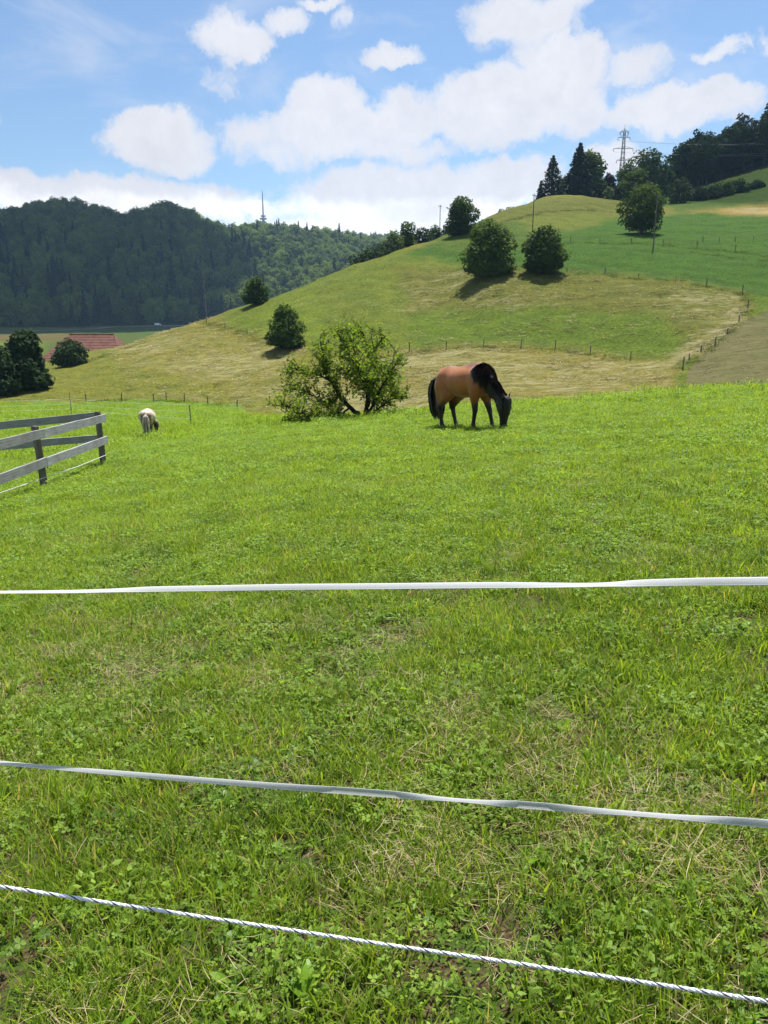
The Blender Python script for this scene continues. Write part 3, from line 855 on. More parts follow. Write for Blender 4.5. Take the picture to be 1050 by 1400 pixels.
# the wood on the right, tall stems along its lower edge
PR = [combined('broad', 23 + i % 3 * 2, 11 + i % 2 * 2, 1900, .62, 130 + i, 'dark_leaves', base=.22, nl=14, limbs=4, tr=.35) for i in range(4)]
rr = []
edge = [(893, 300), (905, 312), (918, 322), (935, 330), (950, 334), (968, 338), (985, 341), (1002, 344), (1018, 346), (1036, 349), (1055, 352), (1075, 355), (1100, 360), (1130, 365)]
for row in range(5):
    for j, (px, d) in enumerate(edge):
        rr.append((px + rg.uniform(-6, 6) + (row % 2) * 8, d + row * 9 + rg.uniform(-2, 2), row))
for px, d, row in rr:
    p_ = on(px, d, 250); o = ob('wood_tree', PR[rg.integers(4)], None, p_ + np.array([0, 0, -.4]))
    o.rotation_euler.z = rg.uniform(0, 6.28); s_ = rg.uniform(.60, .86) * (.74 if px < 915 else 1) * (.9 if px < 935 else 1); o.scale = (s_, s_, s_)
    if row == 0: tag(o, 'tall dark broadleaf in the front edge of the wood at upper right', 'tree', 'front trees of the wood at upper right')
    else: tag(o, 'dark broadleaf inside the wood at upper right behind its front edge', 'tree', 'inner trees of the wood at upper right')

# ------------------------------------------------------------------ low branching apple tree on the brow
plain_mat('apple_bark', (.012, .009, .008), (.05, .04, .032), 12, .9, .1, .5)
rga = np.random.default_rng(33)
base = ground(497, 571); DB = math.hypot(base[0], base[1])
pm = F * 1.0 / (DB * math.cos(PITCH) )


def ap(px, py, dy=0.0):   # offset in metres relative to the tree's foot
    return np.array([(px - 497) * DB / 1062, dy, (571 - py) * DB / 1050])


main = [([ap(497, 573), ap(478, 558, .1), ap(462, 541, .3), ap(450, 522, .5), ap(441, 508, .6), ap(442, 494, .7), ap(436, 470, .9)], .10),
        ([ap(496, 572), ap(475, 569, -.2), ap(455, 566, -.5), ap(440, 565, -.8), ap(415, 560, -1.1), ap(395, 548, -1.3)], .09),
        ([ap(497, 572), ap(503, 552, -.1), ap(501, 530, 0), ap(492, 512, .1), ap(478, 510, .3), ap(462, 512, .5)], .085),
        ([ap(498, 572), ap(504, 545, .3), ap(512, 520, .5), ap(508, 490, .6), ap(496, 462, .8), ap(488, 448, .8)], .085),
        ([ap(500, 570), ap(515, 545, -.4), ap(528, 518, -.6), ap(538, 500, -.8), ap(546, 490, -1)], .065),
        ([ap(500, 571), ap(518, 560, .3), ap(535, 548, .5), ap(550, 545, .7)], .05),
        ([ap(462, 541, .3), ap(456, 552, .4), ap(440, 552, .2), ap(420, 535, 0), ap(400, 530, -.2)], .05),
        ([ap(450, 522, .5), ap(430, 512, .2), ap(410, 506, .1), ap(392, 512, 0)], .04),
        ([ap(508, 490, .6), ap(520, 470, .3), ap(528, 462, .2)], .035),
        ([ap(504, 545), ap(498, 515, -.3), ap(486, 480, -.3), ap(482, 455, -.2)], .045),
        ([ap(501, 530), ap(480, 490, -.6), ap(468, 462, -.9), ap(462, 448, -1)], .045),
        ([ap(478, 558, .1), ap(462, 570, -.5), ap(430, 573, -1), ap(404, 572, -1.2)], .045),
        ([ap(504, 545), ap(500, 520, -.9), ap(488, 495, -1.3)], .04),
        ([ap(504, 545), ap(525, 530, .9), ap(535, 515, 1.3)], .04)]
bm_, lm = MB(), MB(); LC = []
for P, r0 in main:
    P = np.array(P); n = len(P); tt = np.linspace(0, n - 1, n * 4)
    Q = np.stack([np.interp(tt, np.arange(n), P[:, k]) for k in range(3)], 1) + rga.normal(0, .022, (len(tt), 3)); Q[0] = P[0]
    rad = np.linspace(r0 * .85, r0 * .2, len(tt)); bm_.tube(Q, rad, 7)
    for i in range(int(len(Q) * .22), len(Q)):
        for _ in range(3):
            L_ = rga.uniform(.3, .85) * (1.05 if i > len(Q) * .6 else .8)
            dr = (Q[min(i + 1, len(Q) - 1)] - Q[i - 1]); dr /= np.linalg.norm(dr) + 1e-6
            dr = dr * .5 + rga.normal(0, .6, 3) * np.array([1, .9, .75]); dr[2] += .22; dr /= np.linalg.norm(dr)
            tw = [Q[i]]
            for s_ in range(4):
                dr = dr + rga.normal(0, .16, 3); dr /= np.linalg.norm(dr); tw.append(tw[-1] + dr * L_ / 4)
            tw = np.array(tw)
            if tw[-1][2] > (134 * DB / 1050) * (.97 - .5 * abs((tw[-1][0] - ap(466, 571)[0]) / (92 * DB / 1062) - .12) ** 2.2): continue
            bm_.tube(tw, np.linspace(.014, .004, 5), 4, cap=False)
            for s_ in range(1, 5):
                LC.append(tw[s_] + rga.normal(0, .07, (5, 3)))
                if rga.random() < .45:
                    d2 = dr + rga.normal(0, .6, 3); d2 /= np.linalg.norm(d2); e_ = tw[s_] + d2 * rga.uniform(.15, .4)
                    bm_.tube([tw[s_], e_], [.006, .003], 3, cap=False)
                    LC.append(np.linspace(tw[s_], e_, 4)[1:].repeat(2, 0) + rga.normal(0, .035, (6, 3)))
LC = np.concatenate(LC)
ux = (LC[:, 0] - ap(466, 571)[0]) / (92 * DB / 1062); uz = LC[:, 2] / (134 * DB / 1050)
LC = LC[(LC[:, 2] > .02) & (uz < 1.0 - .5 * np.abs(ux - .12) ** 2.2 + rga.normal(0, .06, len(LC))) & (np.abs(ux) < 1.02) & (rga.random(len(LC)) < .78 + .35 * np.sin(LC[:, 0] * 4.2) * np.sin(LC[:, 2] * 3.7 + 1))]
print('apple leaves', len(LC))
leaves(lm, LC, .052, rga, .5)
at_ = empty('apple_tree', base); tag(at_, 'low wide-branching tree with loose yellow-green leaves and dark crooked limbs on the meadow brow', 'tree')
ob('trunk', bm_.mesh('trunk', [MAT['apple_bark']], True), at_); ob('crown', lm.mesh('crown', [MAT['apple_leaves']]), at_)

# ------------------------------------------------------------------ animals: one continuous skin from a smooth distance field
def surface_nets(fn, lo, hi, h):
    nx, ny, nz = [int(math.ceil((b_ - a) / h)) + 1 for a, b_ in zip(lo, hi)]
    gx, gy, gz = np.meshgrid(*[lo[i] + h * np.arange(n) for i, n in enumerate((nx, ny, nz))], indexing='ij')
    G = fn(np.c_[gx.ravel(), gy.ravel(), gz.ravel()]).reshape(nx, ny, nz)
    S = G < 0
    cs = [(i, j, k) for i in (0, 1) for j in (0, 1) for k in (0, 1)]
    cnt = np.zeros((nx - 1, ny - 1, nz - 1), int)
    for i, j, k in cs: cnt += S[i:nx - 1 + i, j:ny - 1 + j, k:nz - 1 + k]
    act = (cnt > 0) & (cnt < 8)
    acc = np.zeros(act.shape + (3,)); num = np.zeros(act.shape)
    for a in range(3):
        for c in cs:
            if c[a]: continue
            d = list(c); d[a] = 1
            g0 = G[c[0]:nx - 1 + c[0], c[1]:ny - 1 + c[1], c[2]:nz - 1 + c[2]]; g1 = G[d[0]:nx - 1 + d[0], d[1]:ny - 1 + d[1], d[2]:nz - 1 + d[2]]
            cr = ((g0 < 0) != (g1 < 0)) & act
            tt = np.where(cr, g0 / np.where(g0 - g1 == 0, 1, g0 - g1), 0)
            for b_ in range(3): acc[..., b_] += np.where(cr, tt if b_ == a else c[b_], 0)
            num += cr
    idx = -np.ones(act.shape, int); ids = np.argwhere(act); idx[act] = np.arange(len(ids))
    V = (ids + (acc[act] / num[act][:, None])) * h + np.asarray(lo)
    Fq = []
    for a in range(3):
        b_, c = [(1, 2), (2, 0), (0, 1)][a]
        sl0 = [slice(1, n - 1) for n in (nx, ny, nz)]; sl0[a] = slice(0, (nx, ny, nz)[a] - 1)
        sl1 = list(sl0); sl1[a] = slice(1, (nx, ny, nz)[a])
        s0, s1 = S[tuple(sl0)], S[tuple(sl1)]
        for flip in (0, 1):
            pos = np.argwhere((s0 & ~s1) if not flip else (~s0 & s1))
            off = np.ones(3, int); off[a] = 0; pos = pos + off
            def g_(db, dc):
                p_ = pos.copy(); p_[:, b_] -= db; p_[:, c] -= dc; return idx[p_[:, 0], p_[:, 1], p_[:, 2]]
            q = np.stack([g_(1, 1), g_(0, 1), g_(0, 0), g_(1, 0)], 1)
            Fq.append(q if not flip else q[:, ::-1])
    return V, np.concatenate(Fq)


def horse_field(neck_yaw=0.0, steps=(0, 0, 0, 0), fat=1.0):
    """primitives: ('e', centre, radii, k) and ('c', a, b, ra, rb, k)"""
    Y = neck_yaw; pr = []
    E = lambda c, r, k=.09: pr.append(('e', np.array(c, float), np.array(r, float), k))
    Cc = lambda a, b_, ra, rb, k=.05, sy=1.0: pr.append(('c', np.array(a, float), np.array(b_, float), ra, rb, k, sy))
    E((-.05, 0, 1.07), (.62, .32 * fat, .345)); E((.40, 0, 1.10), (.33, .26 * fat, .34)); E((-.54, 0, 1.13), (.36, .285 * fat, .31))
    E((-.66, .14, 1.02), (.22, .15, .30)); E((-.66, -.14, 1.02), (.22, .15, .30)); E((.26, 0, 1.34), (.30, .08, .12))
    E((.47, .15, 1.04), (.19, .12, .30)); E((.47, -.15, 1.04), (.19, .12, .30)); E((.62, 0, 1.02), (.13, .17, .22))
    Cc((.46, 0, 1.16), (.80, .35 * Y, .90), .245, .165, .09, 1.5); Cc((.80, .35 * Y, .90), (1.12, .8 * Y, .63), .16, .115, .06, 1.4)
    hx, hy = 1.16, .85 * Y
    Cc((hx, hy, .64), (hx - .02, hy, .44), .13, .13, .05, 1.15); Cc((hx, hy, .52), (hx - .07, hy, .12), .12, .075, .04, 1.08)
    E((hx - .08, hy, .42), (.095, .07, .15), .04); E((hx - .075, hy, .09), (.068, .062, .075), .03)
    for s in (1, -1): Cc((hx + .02, hy + .055 * s, .70), (hx + .075, hy + .10 * s, .83), .036, .012, .02)
    LG = []
    for i, (x0, s) in enumerate(((.42, 1), (.42, -1))):
        st = steps[i]
        el_ = (x0 - .02, .16 * s, .74); kn = (x0 + .03 + st * .45, .15 * s, .46); fe = (x0 + .02 + st, .15 * s, .15); ho = (x0 + .07 + st, .15 * s, .045)
        Cc((x0 + .04, .155 * s, .92), el_, .135, .105, .08); Cc(el_, kn, .098, .058, .04); Cc(kn, fe, .053, .040, .02); E(kn, (.058, .055, .065), .02)
        E(fe, (.05, .046, .05), .02); Cc(fe, ho, .042, .056, .015); Cc(ho, (ho[0] + .012, ho[1], .02), .058, .062, .01); LG.append(ho)
    for i, (x0, s) in enumerate(((-.64, 1), (-.64, -1))):
        st = steps[2 + i]
        sf = (x0 + .17 + st * .2, .165 * s, .80); hk = (x0 - .14 + st * .7, .14 * s, .52); fe = (x0 - .07 + st, .14 * s, .15); ho = (x0 - .01 + st, .14 * s, .045)
        Cc((x0, .15 * s, 1.0), sf, .17, .13, .08); Cc((x0 - .08, .15 * s, .95), hk, .16, .06, .07); Cc(sf, hk, .125, .062, .05); E(hk, (.065, .05, .075), .02)
        Cc(hk, fe, .055, .042, .02); E(fe, (.052, .048, .052), .02); Cc(fe, ho, .044, .058, .015); Cc(ho, (ho[0] + .012, ho[1], .02), .06, .064, .01); LG.append(ho)
    Cc((-.84, 0, 1.28), (-.95, 0, 1.16), .06, .045, .04)

    def fn(Pq):
        D = np.full(len(Pq), 9.0)
        for p_ in pr:
            if p_[0] == 'e':
                q = (Pq - p_[1]) / p_[2]; k0 = np.linalg.norm(q, axis=1); k1 = np.linalg.norm(q / p_[2], axis=1) + 1e-9
                d = k0 * (k0 - 1) / k1; k = p_[3]
            else:
                a, b_, ra, rb, k, sy = p_[1:]
                S_ = np.array([1, sy, 1]); ab = (b_ - a); t_ = np.clip(((Pq - a) @ ab) / (ab @ ab), 0, 1)
                d = np.linalg.norm((Pq - a - t_[:, None] * ab) * S_, axis=1) - (ra + (rb - ra) * t_)
            h_ = np.clip(.5 + .5 * (D - d) / k, 0, 1)
            D = D * (1 - h_) + d * h_ - k * h_ * (1 - h_)
        return D
    return fn, LG, (hx, hy)


def hair_mat(name, dark, light, rough=.45, spec=.4, trans=.1):
    m, t = new_mat(name)
    a = t.n('ShaderNodeAttribute', attribute_name='tone')
    c = t.mix(a.outputs['Fac'], dark, light)
    p = t.n('ShaderNodeBsdfPrincipled', {'Base Color': c, 'Roughness': rough, 'Specular IOR Level': spec})
    tr = t.n('ShaderNodeBsdfTranslucent', {'Color': c})
    mx = t.n('ShaderNodeMixShader', {0: trans, 1: p.outputs[0], 2: tr.outputs[0]})
    t.L.new(mx.outputs[0], t.out.inputs[0])


hair_mat('black_hair', (.006, .005, .005), (.040, .032, .030))
hair_mat('cream_hair', (.50, .43, .32), (.86, .82, .72), .6, .2, .45)
m, t = new_mat('coat')
fc = t.n('ShaderNodeAttribute', attribute_name='coat').outputs['Color']
co = t.n('ShaderNodeTexCoord').outputs['Object']
s1 = t.noise(co, 5, 4, .6); s2 = t.noise(t.n('ShaderNodeMapping', {0: co, 3: (30, 90, 40)}).outputs[0], 1.5, 4, .7)
c = t.mix(t.ss(s1.outputs[0], .3, .7), t.mix(1.0, fc, (.86, .82, .78), 'MULTIPLY'), t.mix(1.0, fc, (1.1, 1.08, 1.02), 'MULTIPLY'))
b = t.n('ShaderNodeBump', {'Strength': .35, 'Distance': .006, 'Height': s2.outputs[0]})
p = t.n('ShaderNodeBsdfPrincipled', {'Base Color': c, 'Roughness': .5, 'Specular IOR Level': .3, 'Normal': b.outputs[0], 'Sheen Weight': .15})
t.L.new(p.outputs[0], t.out.inputs[0])
plain_mat('hoof', (.02, .017, .014), (.05, .045, .04), 20, .6)
plain_mat('eye', (.004, .003, .003), (.008, .006, .005), 5, .1, .8)


def strand(mb, P, w, side, tone):
    """flat tapered lock of hair along P"""
    P = np.asarray(P); n = len(P); ww = w * np.array([.6] + [1.0] * (n - 2) + [.15])[:, None]
    V = np.concatenate([P - side * ww, P + side * ww]); F_ = [[i, i + 1, n + i + 1, n + i] for i in range(n - 1)]
    mb.add(V, F_, tone)


def make_horse(name, label, pos, heading, scale, colf, hairm, yaw=0, steps=(0, 0, 0, 0), fat=1, mane_len=.42, tail_len=.95, tail_w=.07, seed=3, mane_n=420, tail_n=170, zs=1):
    rg = np.random.default_rng(seed)
    r = empty(name, pos); tag(r, label, 'horse' if name == 'horse' else 'pony')
    sl_ = PLX * math.sin(heading) + PLY * math.cos(heading)
    r.rotation_euler = (0, -math.atan(sl_) * .85, math.pi / 2 - heading); r.rotation_mode = 'XYZ'
    r.scale = (scale, scale, scale * zs)
    fn, LG, (hx, hy) = horse_field(yaw, steps, fat)
    V, Fq = surface_nets(fn, (-1.15, -.62 - abs(yaw), -.04), (1.40, .62 + abs(yaw), 1.62), .021)
    # relax a little
    e = np.concatenate([Fq[:, [0, 1]], Fq[:, [1, 2]], Fq[:, [2, 3]], Fq[:, [3, 0]]])
    for _ in range(2):
        sm = np.zeros_like(V); ct = np.zeros(len(V)); np.add.at(sm, e[:, 0], V[e[:, 1]]); np.add.at(ct, e[:, 0], 1)
        V = V * .5 + .5 * sm / np.maximum(ct, 1)[:, None]
    # barrel and muscle relief
    V[:, 1] += np.where(np.abs(V[:, 2] - 1) < .4, .006 * np.sin(V[:, 0] * 17), 0) * np.sign(V[:, 1])
    cc = colf(V, hx, hy)
    me = mk_mesh('body', V, [Fq], {'coat': ('FLOAT_COLOR', 'POINT', np.c_[cc, np.ones(len(V))])}, True, [MAT['coat']])
    ob('body', me, r)
    for (x, y, z) in LG:
        hb = MB(); hb.tube([(x + .02, y, .0), (x + .012, y, .045), (x, y, .085)], [.071, .066, .056], 12); ob('hoof', hb.mesh('hoof', [MAT['hoof']], True), r)
    for s in (1, -1):
        bm2 = MB(); bm2.tube([(hx + .0, hy + .082 * s, .50), (hx, hy + .098 * s, .50), (hx, hy + .103 * s, .50)], [.02, .014, .004], 8); ob('eye', bm2.mesh('eye', [MAT['eye']], True), r)
    # mane: locks from the crest, falling over both sides, mostly the right one
    crest = np.array([(.52, 0, 1.42), (.57, 0, 1.38), (.64, .12 * yaw, 1.33), (.85, .35 * yaw, 1.17), (1.05, .6 * yaw, .98), (1.18, .8 * yaw, .82), (1.24, .85 * yaw, .74)])
    def half(x, z, s_):
        k = (np.abs(V[:, 0] - x) < .07) & (np.abs(V[:, 2] - z) < .06)
        yc = np.interp(x, crest[:, 0], crest[:, 1])
        return (np.percentile(s_ * V[k, 1], 92) - s_ * yc + .012) if k.sum() > 3 else .10
    def topz(x, y):
        k = (np.abs(V[:, 0] - x) < .05) & (np.abs(V[:, 1] - y) < .06)
        return V[k, 2].max() if k.any() else 0
    mm = MB(); tt = np.linspace(0, len(crest) - 1, mane_n)
    for q in tt:
        q = min(len(crest) - 1, max(0, q + rg.normal(0, .05)))
        p0 = np.array([np.interp(q, np.arange(len(crest)), crest[:, k]) for k in range(3)])
        p0[2] = topz(p0[0], p0[1]) + .004 if q < 5.2 else p0[2] - .03
        s = -1 if rg.random() < .66 else 1
        L_ = mane_len * rg.uniform(.6, 1.15) * (.5 if q > 5.6 else 1) * min(1, .45 + .3 * q)
        wd = .15 * s * rg.uniform(.8, 1.2)
        P = [p0 + [0, 0, .008]]
        for f_ in (.12, .35, .65, 1.0):
            x_ = p0[0] - .05 * f_ + rg.normal(0, .03) * f_; z_ = p0[2] - L_ * f_ * .92
            hw = half(x_, z_, s) if f_ > .2 else min(.07, half(x_, z_, s))
            P.append(np.array([x_, p0[1] + s * max(hw, .04) * (1 + rg.uniform(-.02, .1)), z_]))
        strand(mm, P, rg.uniform(.010, .020), np.array([1, 0, .4]) / 1.08, rg.random() ** 2)
    for _ in range(36):  # forelock
        p0 = np.array([hx + .06, hy + rg.normal(0, .03), .74])
        strand(mm, [p0, p0 + [.06, 0, -.05], p0 + [.05 + rg.normal(0, .01), rg.normal(0, .02), -.17], p0 + [.03, rg.normal(0, .03), -.28]], .011, np.array([0, 1, 0]), rg.random() ** 2)
    ob('mane', mm.mesh('mane', [MAT[hairm]]), r)
    tm = MB()
    for _ in range(tail_n):
        a = rg.uniform(0, 2 * math.pi); rr_ = math.sqrt(rg.random()); L_ = tail_len * rg.uniform(.72, 1.05)
        p0 = np.array([-.86 - .06 * rr_, .035 * math.cos(a) * rr_, 1.29 - .05 * rr_]); P = [p0]
        for k, f_ in enumerate((.12, .3, .55, .8, 1.0)):
            sp = tail_w * (1.0, 1.35, 1.5, 1.35, .8)[k]
            P.append(np.array([-1.02 - .07 * math.sin(f_ * 3) + sp * .9 * math.cos(a) * rr_, sp * math.sin(a) * rr_ + rg.normal(0, .006), p0[2] - .02 - L_ * f_]))
        sd_ = np.array([math.sin(a * 3), math.cos(a * 3), 0]); strand(tm, P, rg.uniform(.010, .018), sd_, rg.random() ** 2)
    ob('tail', tm.mesh('tail', [MAT[hairm]]), r)
    return r


def bay(V, hx, hy):
    x, y, z = V.T
    n = .5 + .5 * np.sin(x * 5 + z * 7) * np.sin(z * 4 + y * 6)
    c = np.array([.37, .128, .032])[None] * np.ones((len(V), 1))
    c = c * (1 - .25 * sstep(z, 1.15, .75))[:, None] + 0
    top = sstep(z, 1.30, 1.48)[:, None]; c = c * (1 - top) + np.array([.15, .065, .038]) * top
    rump = (sstep(-x, .62, .9) * sstep(z, .6, 1.0))[:, None]; c = c * (1 - .45 * rump) + np.array([.16, .06, .035]) * .45 * rump
    leg = sstep(z, .74, .50)[:, None] * (x < .85)[:, None]; c = c * (1 - leg) + np.array([.012, .009, .008]) * leg
    neck = sstep(x + (z - 1.1) * .15, .52, .74)[:, None]; c = c * (1 - neck) + np.array([.026, .013, .010]) * neck
    hd = (sstep(x, .9, 1.0) * sstep(z, .85, .6))[:, None]; c = c * (1 - hd) + np.array([.012, .008, .007]) * hd
    mz = (sstep(z, .17, .09) * (x > .9) )[:, None]; c = c * (1 - mz) + np.array([.14, .09, .07]) * mz
    return c


def flaxen(V, hx, hy):
    x, y, z = V.T
    c = np.tile(np.array([.23, .135, .10]), (len(V), 1))
    top = sstep(z, 1.12, 1.40)[:, None]; c = c * (1 - top) + np.array([.62, .54, .42]) * top  # the backlit rim along the back is painted into the coat as cream
    sd_ = sstep(np.abs(y), .22, .32)[:, None]; c = c * (1 - sd_ * .7) + np.array([.66, .58, .42]) * sd_ * .7  # bright backlit edges of both flanks, also put into the coat colour
    leg = sstep(z, .80, .60)[:, None]; c = c * (1 - leg) + np.array([.05, .03, .022]) * leg
    lo_ = sstep(z, .45, .34)[:, None]; c = c * (1 - lo_) + np.array([.45, .36, .24]) * lo_
    hd = (sstep(x, .95, 1.05))[:, None]; c = c * (1 - hd) + np.array([.03, .022, .018]) * hd
    return c


HG = ground(641, 588)
horse = make_horse('horse', 'stocky bay horse with black mane, legs and tail grazing on the brow', HG + np.array([0, 0, -.02]), R(90 + 55), 1.03, bay, 'black_hair',
                   steps=(.16, -.12, .10, -.06), fat=1.04, mane_len=.40, tail_len=.98, tail_w=.135, mane_n=600, tail_n=420, seed=3)
PG = ground(203, 597)
pony = make_horse('pony', 'small flaxen pony grazing with its long cream tail to the viewer', PG + np.array([0, 0, -.02]), R(-13), .70, flaxen, 'cream_hair',
                  yaw=-.42, steps=(.05, -.08, .05, -.05), fat=1.4, mane_len=.46, tail_len=1.22, tail_w=.13, mane_n=420, tail_n=420, seed=5, zs=1.02)

# ------------------------------------------------------------------ wooden rail fence at the left
m, t = new_mat('grey_wood')
co = t.n('ShaderNodeTexCoord').outputs['Object']
mp = t.n('ShaderNodeMapping', {0: co, 3: (1.2, 14, 14)}).outputs[0]
oi = t.n('ShaderNodeObjectInfo')
s1 = t.noise(mp, 3, 6, .65, .4); s2 = t.noise(co, 2.2, 4)
c = t.mix(t.ss(s1.outputs[0], .3, .7), (.27, .27, .27), (.46, .46, .455))
c = t.mix(t.ss(s2.outputs[0], .45, .75, 0, .6), c, (.20, .17, .13))
c = t.mix(t.m('MULTIPLY', oi.outputs['Random'], .35), c, (.10, .095, .09))
b = t.n('ShaderNodeBump', {'Strength': .25, 'Distance': .004, 'Height': s1.outputs[0]})
p = t.n('ShaderNodeBsdfPrincipled', {'Base Color': c, 'Roughness': .85, 'Specular IOR Level': .2, 'Normal': b.outputs[0]})
t.L.new(p.outputs[0], t.out.inputs[0])
plain_mat('post_wood', (.10, .085, .065), (.24, .21, .17), 5, .9, .1, .5, (1, 1, .2))
plain_mat('white_wire', (.55, .56, .52), (.72, .73, .70), 3, .5)
plain_mat('steel', (.30, .31, .32), (.42, .43, .44), 2, .5, .5)
plain_mat('concrete', (.35, .36, .37), (.48, .49, .5), .1, .8)


def board(name, A, B, hgt, thick, parent, mat, sag=0.0):
    """one sawn plank from A to B, slightly uneven"""
    A = np.array(A); B = np.array(B); d = B - A; L_ = np.linalg.norm(d); ex = d / L_
    ey = np.cross([0, 0, 1.], ex); ey /= np.linalg.norm(ey); ez = np.cross(ex, ey)
    n = 9; V = []; rgb = np.random.default_rng(int(abs(A[0] * 991 + B[2] * 77)) % 9999)
    for i in range(n):
        s = i / (n - 1); w1, w2 = rgb.normal(0, .003, 2)
        for (yy, zz) in ((-1, -1), (1, -1), (1, 1), (-1, 1)):
            V.append([s * L_, yy * thick / 2, zz * hgt / 2 + (w1 if zz > 0 else w2) - sag * 4 * s * (1 - s)])
    F_ = [[i * 4 + j, i * 4 + (j + 1) % 4, (i + 1) * 4 + (j + 1) % 4, (i + 1) * 4 + j][::-1] for i in range(n - 1) for j in range(4)]
    F_ += [[0, 1, 2, 3][::1], [(n - 1) * 4 + j for j in (3, 2, 1, 0)]]
    mb = MB(); mb.add(V, F_); o = ob(name, mb.mesh(name, [MAT[mat]]), parent)
    Mx = Matrix(((ex[0], ey[0], ez[0], A[0]), (ex[1], ey[1], ez[1], A[1]), (ex[2], ey[2], ez[2], A[2]), (0, 0, 0, 1)))
    o.matrix_local = Matrix.Translation(-Vector(parent.location)) @ Mx
    return o


def post(name, base, h, r, parent, mat, square=True, lean=(0, 0), tip=.8, cap=False):
    mb = MB(); n = 4 if square else 7; rr_ = r * (1.25 if square else 1)
    mb.tube([(0, 0, -.4), (lean[0] * .5, lean[1] * .5, h * .5), (lean[0], lean[1], h * .985), (lean[0], lean[1], h)], [rr_, rr_ * .97, rr_ * .95, rr_ * tip], n)
    o = ob(name, mb.mesh(name, [MAT[mat]]), parent); o.location = Vector(base) - Vector(parent.location); return o


pB = ground(142, 638); pA = ground(62, 668)
dirf = (pA - pB); dirf[2] = 0; seg = np.linalg.norm(dirf); dirf /= seg
pC = pA + dirf * seg * 1.0; pC[2] = H(pC[0], pC[1])[0]
pD = pC + dirf * seg; pD[2] = H(pD[0], pD[1])[0]
dB = math.hypot(pB[0], pB[1]); dA = math.hypot(pA[0], pA[1])
fen = empty('rail_fence', pB); tag(fen, 'weathered grey plank paddock fence with a corner at the left edge', 'fence')
for i, (q, h) in enumerate(((pB, 1.19), (pA, 1.12), (pC, 1.15), (pD, 1.15))):
    o = post('post', q, h, .052, fen, 'post_wood', lean=((-.03, 0) if i == 0 else (-.06, .0) if i == 1 else (0, 0))); o.rotation_euler.z = .4
# distances of the boards follow the post line, heights come from the posts
off = np.array([dirf[1], -dirf[0], 0]);
if off[1] > 0: off = -off
off = off * .085


def hz(px, py, P0):
    v = ray(px, py); return CAMZ + v[2] / math.hypot(v[0], v[1]) * math.hypot(P0[0], P0[1])


uB, lB = hz(139, 572, pB), hz(140, 602, pB)
uA, lA = hz(57, 592, pA), hz(59, 631, pA)
for (zb, za) in ((uB, uA), (lB, lA)):
    A_ = np.array([pB[0], pB[1], zb]) + off - dirf * .10; B_ = np.array([pA[0], pA[1], za]) + off
    board('rail', A_, B_ + dirf * .02, .155, .04, fen, 'grey_wood')
    C_ = np.array([pC[0], pC[1], za + (za - zb) * .9]) + off
    board('rail', B_ + dirf * .03, C_, .155, .04, fen, 'grey_wood')
    D_ = np.array([pD[0], pD[1], za + (za - zb) * 1.7]) + off
    board('rail', C_ + dirf * .02, D_, .155, .04, fen, 'grey_wood')
# the side that leaves the corner to the left
for (py0, py1, hh) in ((568, 583, .16), (599, 611, .15)):
    A_ = at(137, py0, dB + .08); B_ = at(-20, py1 + 1, dB + .9)
    board('rail', A_, B_, hh, .05, fen, 'grey_wood')
pE = at(-20, 600, dB + .95); pE[2] = H(pE[0], pE[1])[0]
post('post', pE, 1.15, .062, fen, 'post_wood')
mb = MB(); q1 = at(145, 622, dB - .12); q2 = at(61, 653, dA - .12); q3 = at(-30, 684, dA - 1.2)
mb.tube([q1, (q1 + q2) / 2 - [0, 0, .02], q2, q3], .006, 4)
mb.v = [v - pB for v in mb.v]
ob('wire', mb.mesh('wire', [MAT['white_wire']]), fen)


# ------------------------------------------------------------------ wire fences
def wire_fence(label, pts, h=1.1, r=.05, wires=(), wr=.012, name='wire_fence', mat='post_wood', hs=None, wm='post_wood'):
    P = [ground(*p_) if len(p_) == 2 else on(p_[0], p_[1], p_[2] if len(p_) > 2 else 450) for p_ in pts]
    root = empty(name, P[0]); tag(root, label, 'fence')
    rgf = np.random.default_rng(len(label) * 7 + len(pts))
    for i, q in enumerate(P):
        hh = (hs[i] if hs else h) * rgf.uniform(.88, 1.12)
        post('post', q, hh, r * rgf.uniform(.85, 1.2), root, mat, False, (rgf.normal(0, .04), rgf.normal(0, .04)))
    for f_ in wires:
        mb = MB()
        for a, b_ in zip(P[:-1], P[1:]):
            s = np.linspace(0, 1, 5)[:, None]; L_ = a * (1 - s) + b_ * s
            gz_ = H(L_[:, 0], L_[:, 1]); L_[:, 2] = np.maximum(L_[:, 2] + h * f_ - .05 * 4 * (s * (1 - s))[:, 0], gz_ + .08)
            mb.tube(L_ - P[0], wr, 3, cap=False)
        ob('wire', mb.mesh('wire', [MAT[wm]]), root)
    return root


